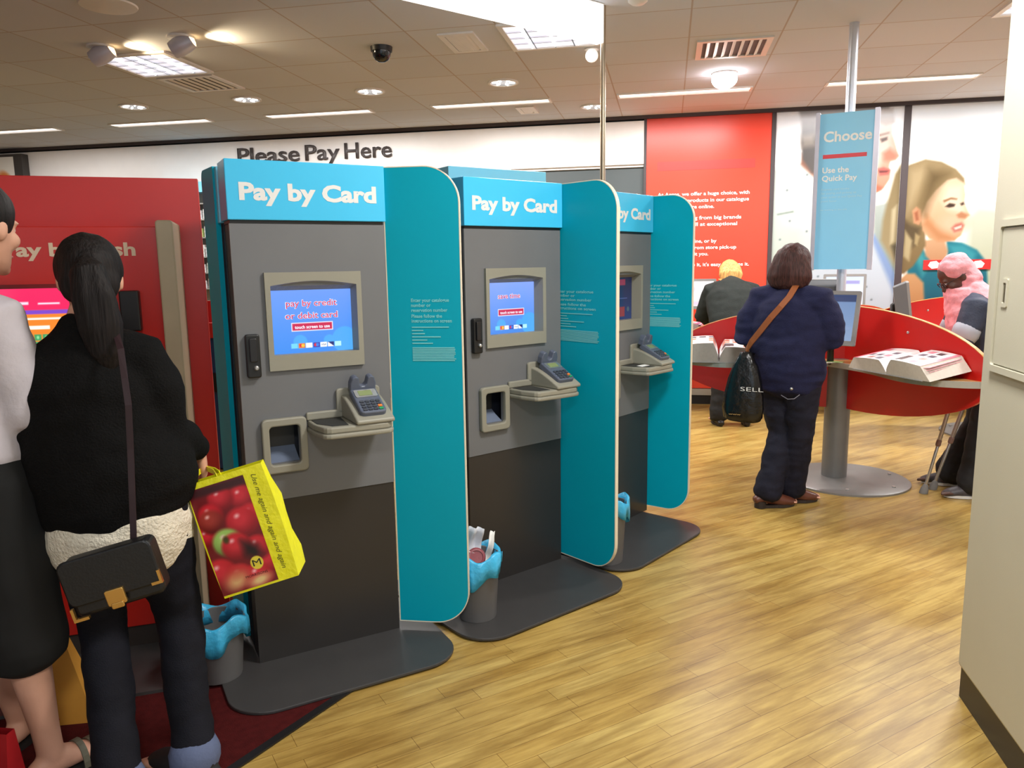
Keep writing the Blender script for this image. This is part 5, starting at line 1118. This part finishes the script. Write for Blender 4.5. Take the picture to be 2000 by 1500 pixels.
for dx in (-.022, .022):
    bm = NB(); sweep(bm, [(dx, 0, .195), (dx*.8+wl.x*.5, wl.y*.5, (.195+wl.z)/2), wl+V((dx*.3, 0, 0))], .03, .004, (0, -1, 0)); obj('handle', bm, PB, cb)

# --- 3: blonde shopper bent over the far desk
P3 = thing('person', 'person with blonde hair and a dark jacket bending over the far desk, seen from behind', 'person', (.615, 7.21, 0), rad(6))
J = dict(girth=1.15, pelvis=V((0, -.02, .84)), waist=V((0, .08, .99)), chest=V((0, .20, 1.15)), neck=V((0, .31, 1.29)), head=V((0, .40, 1.385)), hyaw=0, hpitch=35, shL=V((-.18, .26, 1.22)), shR=V((.18, .26, 1.22)), elL=V((-.25, .36, .98)), elR=V((.25, .36, .98)),
         wrL=V((-.12, .50, .92)), wrR=V((.12, .50, .92)), hipL=V((-.095, -.02, .82)), hipR=V((.095, -.02, .82)), knL=V((-.12, .0, .45)), knR=V((.11, .0, .45)), anL=V((-.135, -.03, .09)), anR=V((.115, -.03, .09)), ftL=8, ftR=-8)
b3, M3 = body(J, SKIN, P3, .008)
bm = NB()
tube(bm, [V((0, -.03, .72)), V((0, -.03, .82)), V((0, .07, .99)), V((0, .19, 1.15)), V((0, .27, 1.25)), V((0, .315, 1.31))], [(.235, .17), (.235, .17), (.240, .17), (.250, .17), (.20, .13), (.08, .08)], 26)
for S in 'LR':
    q = -1 if S == 'L' else 1; s_, e_, w_ = J['sh'+S], J['el'+S], J['wr'+S]
    tube(bm, [s_-V((q*.07, 0, 0)), s_, (s_+e_)/2, e_, (e_+w_)/2, w_*.9+e_*.1], [.10, .092, .085, .076, .066, .05], 18)
fuse('jacket', bm, mat('black_green_jacket', (38, 42, 40), .85, var=.1, vscale=30, bump=.3, bscale=120, spec=.2), P3, .011, 6, (.008, 6, 10, 2.0))
legs_cloth(J, mat('black_trousers', (20, 20, 22), .8, var=.1), P3, [.11, .11, .10, .085, .082, .085, .09], name='trousers', top=(.20, .15))
for S in 'LR': shoe('shoe', J['an'+S], 8 if S == 'L' else -8, mat('black_leather_shoe', (26, 24, 26), .4), P3, .25)
bm = NB(); H = J['head']; ball(bm, H+M3 @ V((0, -.012, .02)), (.092, .11, .105), 24, 16, M3); tube(bm, [H+M3 @ V((0, -.04, .03)), H+M3 @ V((0, -.06, -.06)), H+M3 @ V((0, -.05, -.11))], [(.10, .08), (.11, .06), (.09, .04)], 20)
fuse('hair', bm, hair_mat('honey_blonde_hair', (206, 156, 92), .5), P3, .009, 5, (.006, 22, 6, 1.0))
cbg = thing('crossbody_bag', 'light tan strap crossing the dark jacket of the blonde shopper', 'bag', (.615, 7.21, 0), rad(6))
bm = NB(); pts = [(-.11, .28, 1.335), (-.10, .22, 1.325), (-.06, .14, 1.285), (0, .06, 1.22), (.06, .0, 1.14), (.11, -.03, 1.07), (.17, -.045, .98), (.23, .02, .90)]
sweep(bm, pts, .028, .005, [V((0, -.3, 1)), V((0, -.6, .8)), V((0, -.75, .7)), V((0, -.8, .6)), V((0, -.85, .5)), V((.2, -.9, .4)), V((.5, -.8, .2)), V((1, -.3, 0))]); obj('strap', bm, mat('light_tan_leather', (190, 124, 66), .45), cbg)
bm = NB(); prism(bm, rrect(-.08, -.07, .08, .07, .02, 4), (.262, .06, .82), (0, 1, 0), (0, 0, 1), (.05, 0, 0)); obj('pouch', bm, MATS['light_tan_leather'], cbg, bevel=.01)

# --- 4: shopper in a pink headscarf leaning on the desk, crutches beside
P4 = thing('person', 'person in a pink headscarf and glasses leaning over the desk by the cream wall', 'person', (1.985, 5.27, 0), rad(82))
J = dict(girth=1.05, pelvis=V((0, -.05, .83)), waist=V((0, .0, .98)), chest=V((0, .08, 1.12)), neck=V((.0, .14, 1.28)), head=V((.0, .215, 1.385)), hyaw=10, hpitch=38, shL=V((-.16, .12, 1.20)), shR=V((.16, .12, 1.20)), elL=V((-.21, .20, .97)), elR=V((.21, .20, .97)),
         wrL=V((-.12, .40, .93)), wrR=V((.10, .40, .93)), hipL=V((-.09, -.05, .81)), hipR=V((.09, -.05, .81)), knL=V((-.13, .02, .45)), knR=V((.10, -.01, .45)), anL=V((-.15, .05, .09)), anR=V((.115, .13, .09)), ftL=10, ftR=-5)
b4, M4 = body(J, SKIND, P4)
bm = NB()
tube(bm, [V((0, -.05, .72)), V((0, -.05, .83)), V((0, .0, .98)), V((0, .07, 1.12)), V((0, .12, 1.22)), V((0, .14, 1.28))], [(.21, .16), (.205, .155), (.195, .15), (.205, .15), (.18, .13), (.08, .08)], 24)
for S in 'LR':
    q = -1 if S == 'L' else 1; s_, e_, w_ = J['sh'+S], J['el'+S], J['wr'+S]
    tube(bm, [s_-V((q*.07, 0, 0)), s_, (s_+e_)/2, e_, (e_+w_)/2, w_*.9+e_*.1], [.09, .085, .075, .066, .058, .046], 18)
jk = fuse('jacket', bm, mat('slate_navy_jacket', (44, 52, 72), .7, var=.1, bump=.2, bscale=100), P4, .010, 6, (.007, 7, 10, 4.0))
bm = NB()
for S in 'LR':
    bm = NB(); s_, e_ = J['sh'+S], J['el'+S]; p = s_*.35+e_*.65; d = (e_-s_).normalized(); tube(bm, [p-d*.018, p+d*.018], [.0775, .0775], 20); obj('sleeve_band', bm, mat('pale_grey_band', (160, 164, 176), .6), jk, smooth=40)
legs_cloth(J, mat('black_cord_trousers', (30, 30, 34), .8, var=.12), P4, [.105, .105, .10, .09, .09, .10, .105], name='trousers', top=(.19, .15))
for S in 'LR': shoe('shoe', J['an'+S], 10 if S == 'L' else -5, mat('dark_trainer', (70, 66, 70), .5, var=.3, vscale=20), P4, .25, sole=mat('white_rubber', (214, 212, 208), .5))
PINK = mat('pink_scarf_cloth', (228, 152, 160), .75, var=.16, vscale=18, bump=.4, bscale=60)
bm = NB(); H = J['head']; T = lambda p: H+M4 @ V(p)
ball(bm, T((0, -.028, .032)), (.094, .104, .104), 24, 16, M4); ball(bm, T((0, -.045, -.04)), (.090, .080, .10), 20, 12, M4); tube(bm, [T((0, .008, -.118)), J['neck']+V((0, .05, .02)), V((0, .17, 1.16)), V((0, .19, 1.04))], [(.085, .075), (.105, .09), (.17, .09), (.15, .05)], 24)
tube(bm, [J['neck']+V((0, -.02, .03)), V((0, .04, 1.20)), V((0, -.01, 1.10))], [(.10, .07), (.19, .12), (.20, .12)], 24)
fuse('headscarf', bm, PINK, P4, .009, 5, (.012, 9, 17, 2.0))
bm = NB()
for q in (-1, 1):
    c = T((q*.033, .098, 0)); P = [c+M4 @ V((.024*math.cos(t), 0, .018*math.sin(t))) for t in np.linspace(0, 2*math.pi, 17)]; sweep(bm, P, .004, .004, M4 @ V((0, 1, 0)))
    tube(bm, [T((q*.057, .098, .004)), T((q*.090, .02, .006)), T((q*.088, -.03, 0))], [.0022]*3, 6)
tube(bm, [T((-.010, .102, .004)), T((.010, .102, .004))], [.002, .002], 6)
obj('glasses', bm, mat('dark_thin_frame', (50, 44, 46), .3), P4)
def crutch(x, y, dx, dy, label):
    t = thing('crutch', label, 'crutch', (x, y, 0), 0, 'grey elbow crutches'); H_ = .90
    at = lambda z: V((dx*z/H_, dy*z/H_, z))
    bm = NB(); tube(bm, [at(.0), at(.03), at(.05)], [.026, .024, .016], 14); obj('rubber_foot', bm, mat('grey_rubber', (120, 118, 116), .8), t, smooth=40)
    bm = NB(); tube(bm, [at(.04), at(.36)], [.0095, .0095], 12); obj('lower_tube', bm, SILVER, t, smooth=40)
    bm = NB(); tube(bm, [at(.33), at(.90)], [.0125, .0125], 12); obj('upper_tube', bm, mat('light_alloy', (190, 178, 176), .35, metal=.6), t, smooth=40)
    bm = NB(); tube(bm, [at(.318), at(.345)], [.016, .016], 12); obj('collar', bm, mat('brown_collar', (140, 110, 100), .6), t)
    bm = NB(); tube(bm, [at(.78), at(.78)+V((.02, -.09, .01))], [.014, .012], 10); obj('grip', bm, mat('grey_rubber', (120, 118, 116)), t, smooth=40)
crutch(1.640, 5.19, .20, .04, 'left of the two grey crutches propped under the red desk')
crutch(1.725, 5.29, .25, .02, 'right of the two grey crutches, nearer the legs of the shopper in pink')

# --- 5: customer at the left edge
P5 = thing('person', 'person in white shirt, black shorts and sandals at the left edge', 'person', (-1.898, 1.72, .006), rad(-8))
J = dict(pelvis=V((0, .0, .93)), waist=V((0, .01, 1.08)), chest=V((0, .01, 1.27)), neck=V((.05, .02, 1.47)), head=V((.085, .05, 1.615)), hyaw=14, hpitch=6, shL=V((-.19, .01, 1.40)), shR=V((.15, .01, 1.38)), elL=V((-.26, .04, 1.12)), elR=V((.17, .06, 1.10)),
         wrL=V((-.16, .26, 1.05)), wrR=V((.12, .27, 1.08)), hipL=V((-.10, 0, .91)), hipR=V((.09, 0, .91)), knL=V((-.12, .05, .49)), knR=V((.085, .03, .49)), anL=V((-.13, .15, .088)), anR=V((.128, .045, .088)), ftL=20, ftR=-12)
b5, M5 = body(J, SKIN, P5)
bm = NB()
tube(bm, [V((0, 0, 1.0)), V((0, 0, 1.08)), V((0, .005, 1.25)), V((.01, .01, 1.38)), V((.03, .015, 1.46))], [(.18, .13), (.175, .13), (.18, .14), (.16, .115), (.075, .075)], 24)
for S in 'LR':
    q = -1 if S == 'L' else 1; s_, e_ = J['sh'+S], J['el'+S]
    w_ = J['wr'+S]
    tube(bm, [s_-V((q*.06, 0, 0)), s_, (s_+e_)/2, e_*.95+s_*.05], [.082, .078, .074, .072], 18)
fuse('shirt', bm, mat('white_cotton', (192, 184, 190), .85, var=.05, bump=.2, bscale=60), P5, .010, 6, (.007, 7, 9, 6.0))
legs_cloth(J, mat('black_shorts_cloth', (15, 15, 15), .9, var=.1), P5, [.105, .105, .115, .118, .116, .116, .116], name='shorts', top=(.185, .14), cut=.84, wr=(.006, 6, 8, 1.0))
bm = NB(); H = J['head']; ball(bm, H+M5 @ V((0, -.015, .035)), (.086, .105, .095), 24, 16, M5); ball(bm, H+M5 @ V((0, -.055, -.015)), (.078, .06, .07), 18, 12, M5)
fuse('hair', bm, HB, P5, .008, 5, (.004, 22, 6, 1.0))
for S, f in (('L', 20), ('R', -12)):
    an = J['an'+S]; R_ = Matrix.Rotation(rad(f), 3, 'Z'); Tt = lambda p: V((an[0], an[1], 0))+R_ @ V(p)
    bm = NB(); out = [(.046*math.cos(t)*(1.0 if math.sin(t) > 0 else .8), .06+.145*math.sin(t)) for t in np.linspace(0, 2*math.pi, 29)[:-1]]; PP = [Tt((a_, b_, 0)) for a_, b_ in out]
    prism(bm, [(p.x, p.y) for p in PP], (0, 0, .001), (1, 0, 0), (0, 1, 0), (0, 0, .018)); sd = obj('sandal', bm, mat('black_sandal_sole', (30, 27, 25), .7), P5)
    for yy, hh in ((.075, .075), (.115, .060)):
        bm = NB(); PP = [Tt((.050*math.cos(t), yy, .012+hh*math.sin(t))) for t in np.linspace(0, math.pi, 13)]
        sweep(bm, PP, .018, .004, [R_ @ V((math.cos(t), 0, math.sin(t))) for t in np.linspace(0, math.pi, 13)]); obj('strap', bm, mat('olive_strap', (96, 92, 76), .6), sd)
# carrier bags standing on the carpet beside this customer
def carrier(x, y, rz, label, w_, h_, d_, m1, m2, lean):
    t = thing('paper_carrier', label, 'carrier bag', (x, y, .0062), rz, 'carrier bags standing on the carpet')
    bm = NB(); rows = []
    for j in range(6):
        q = j/5; dd = d_*(1-.75*q); rows.append([bm.verts.new((sx*w_/2*(1-.04*q)+lean*q*h_, sy*dd/2, h_*q)) for sx, sy in ((-1, -1), (1, -1), (1, 1), (-1, 1))])
    for a_, b_ in zip(rows, rows[1:]):
        for k in range(4): bm.faces.new((a_[k], a_[(k+1) % 4], b_[(k+1) % 4], b_[k]))
    bm.faces.new(rows[0][::-1]); obj('bag_body', bm, m1, t)
    bm = NB(); prism(bm, [(-.3*w_, 0), (.05*w_, 0), (-.02*w_, .32*h_), (-.3*w_, .45*h_)], (0, -d_/2-.001, .02), (1, 0, 0), (lean, .37*d_/h_, 1), (0, -.0006, 0)); obj('printed_flash', bm, m2, t)
    for sy in (-1, 1):
        bm = NB(); zt = h_; tube(bm, [(lean*h_-.05, sy*.006, zt-.01), (lean*h_-.03, sy*.01, zt+.05), (lean*h_+.03, sy*.01, zt+.05), (lean*h_+.05, sy*.006, zt-.01)], [.003]*4, 8); obj('handle', bm, BLACKP, t)
carrier(-1.985, 2.03, rad(20), 'tan yellow carrier bag with a red flash behind the sandalled foot', .24, .33, .10, mat('mustard_paper', (206, 146, 56), .6, var=.08), mat('red_flash_print', (176, 40, 42), .5), -.28)
carrier(-1.80, 1.53, rad(5), 'red carrier bag with a yellow corner at the bottom left edge', .26, .30, .11, mat('red_bag_plastic', (150, 26, 32), .35, var=.2), mat('yellow_flash_print', (206, 160, 70), .5), 0)
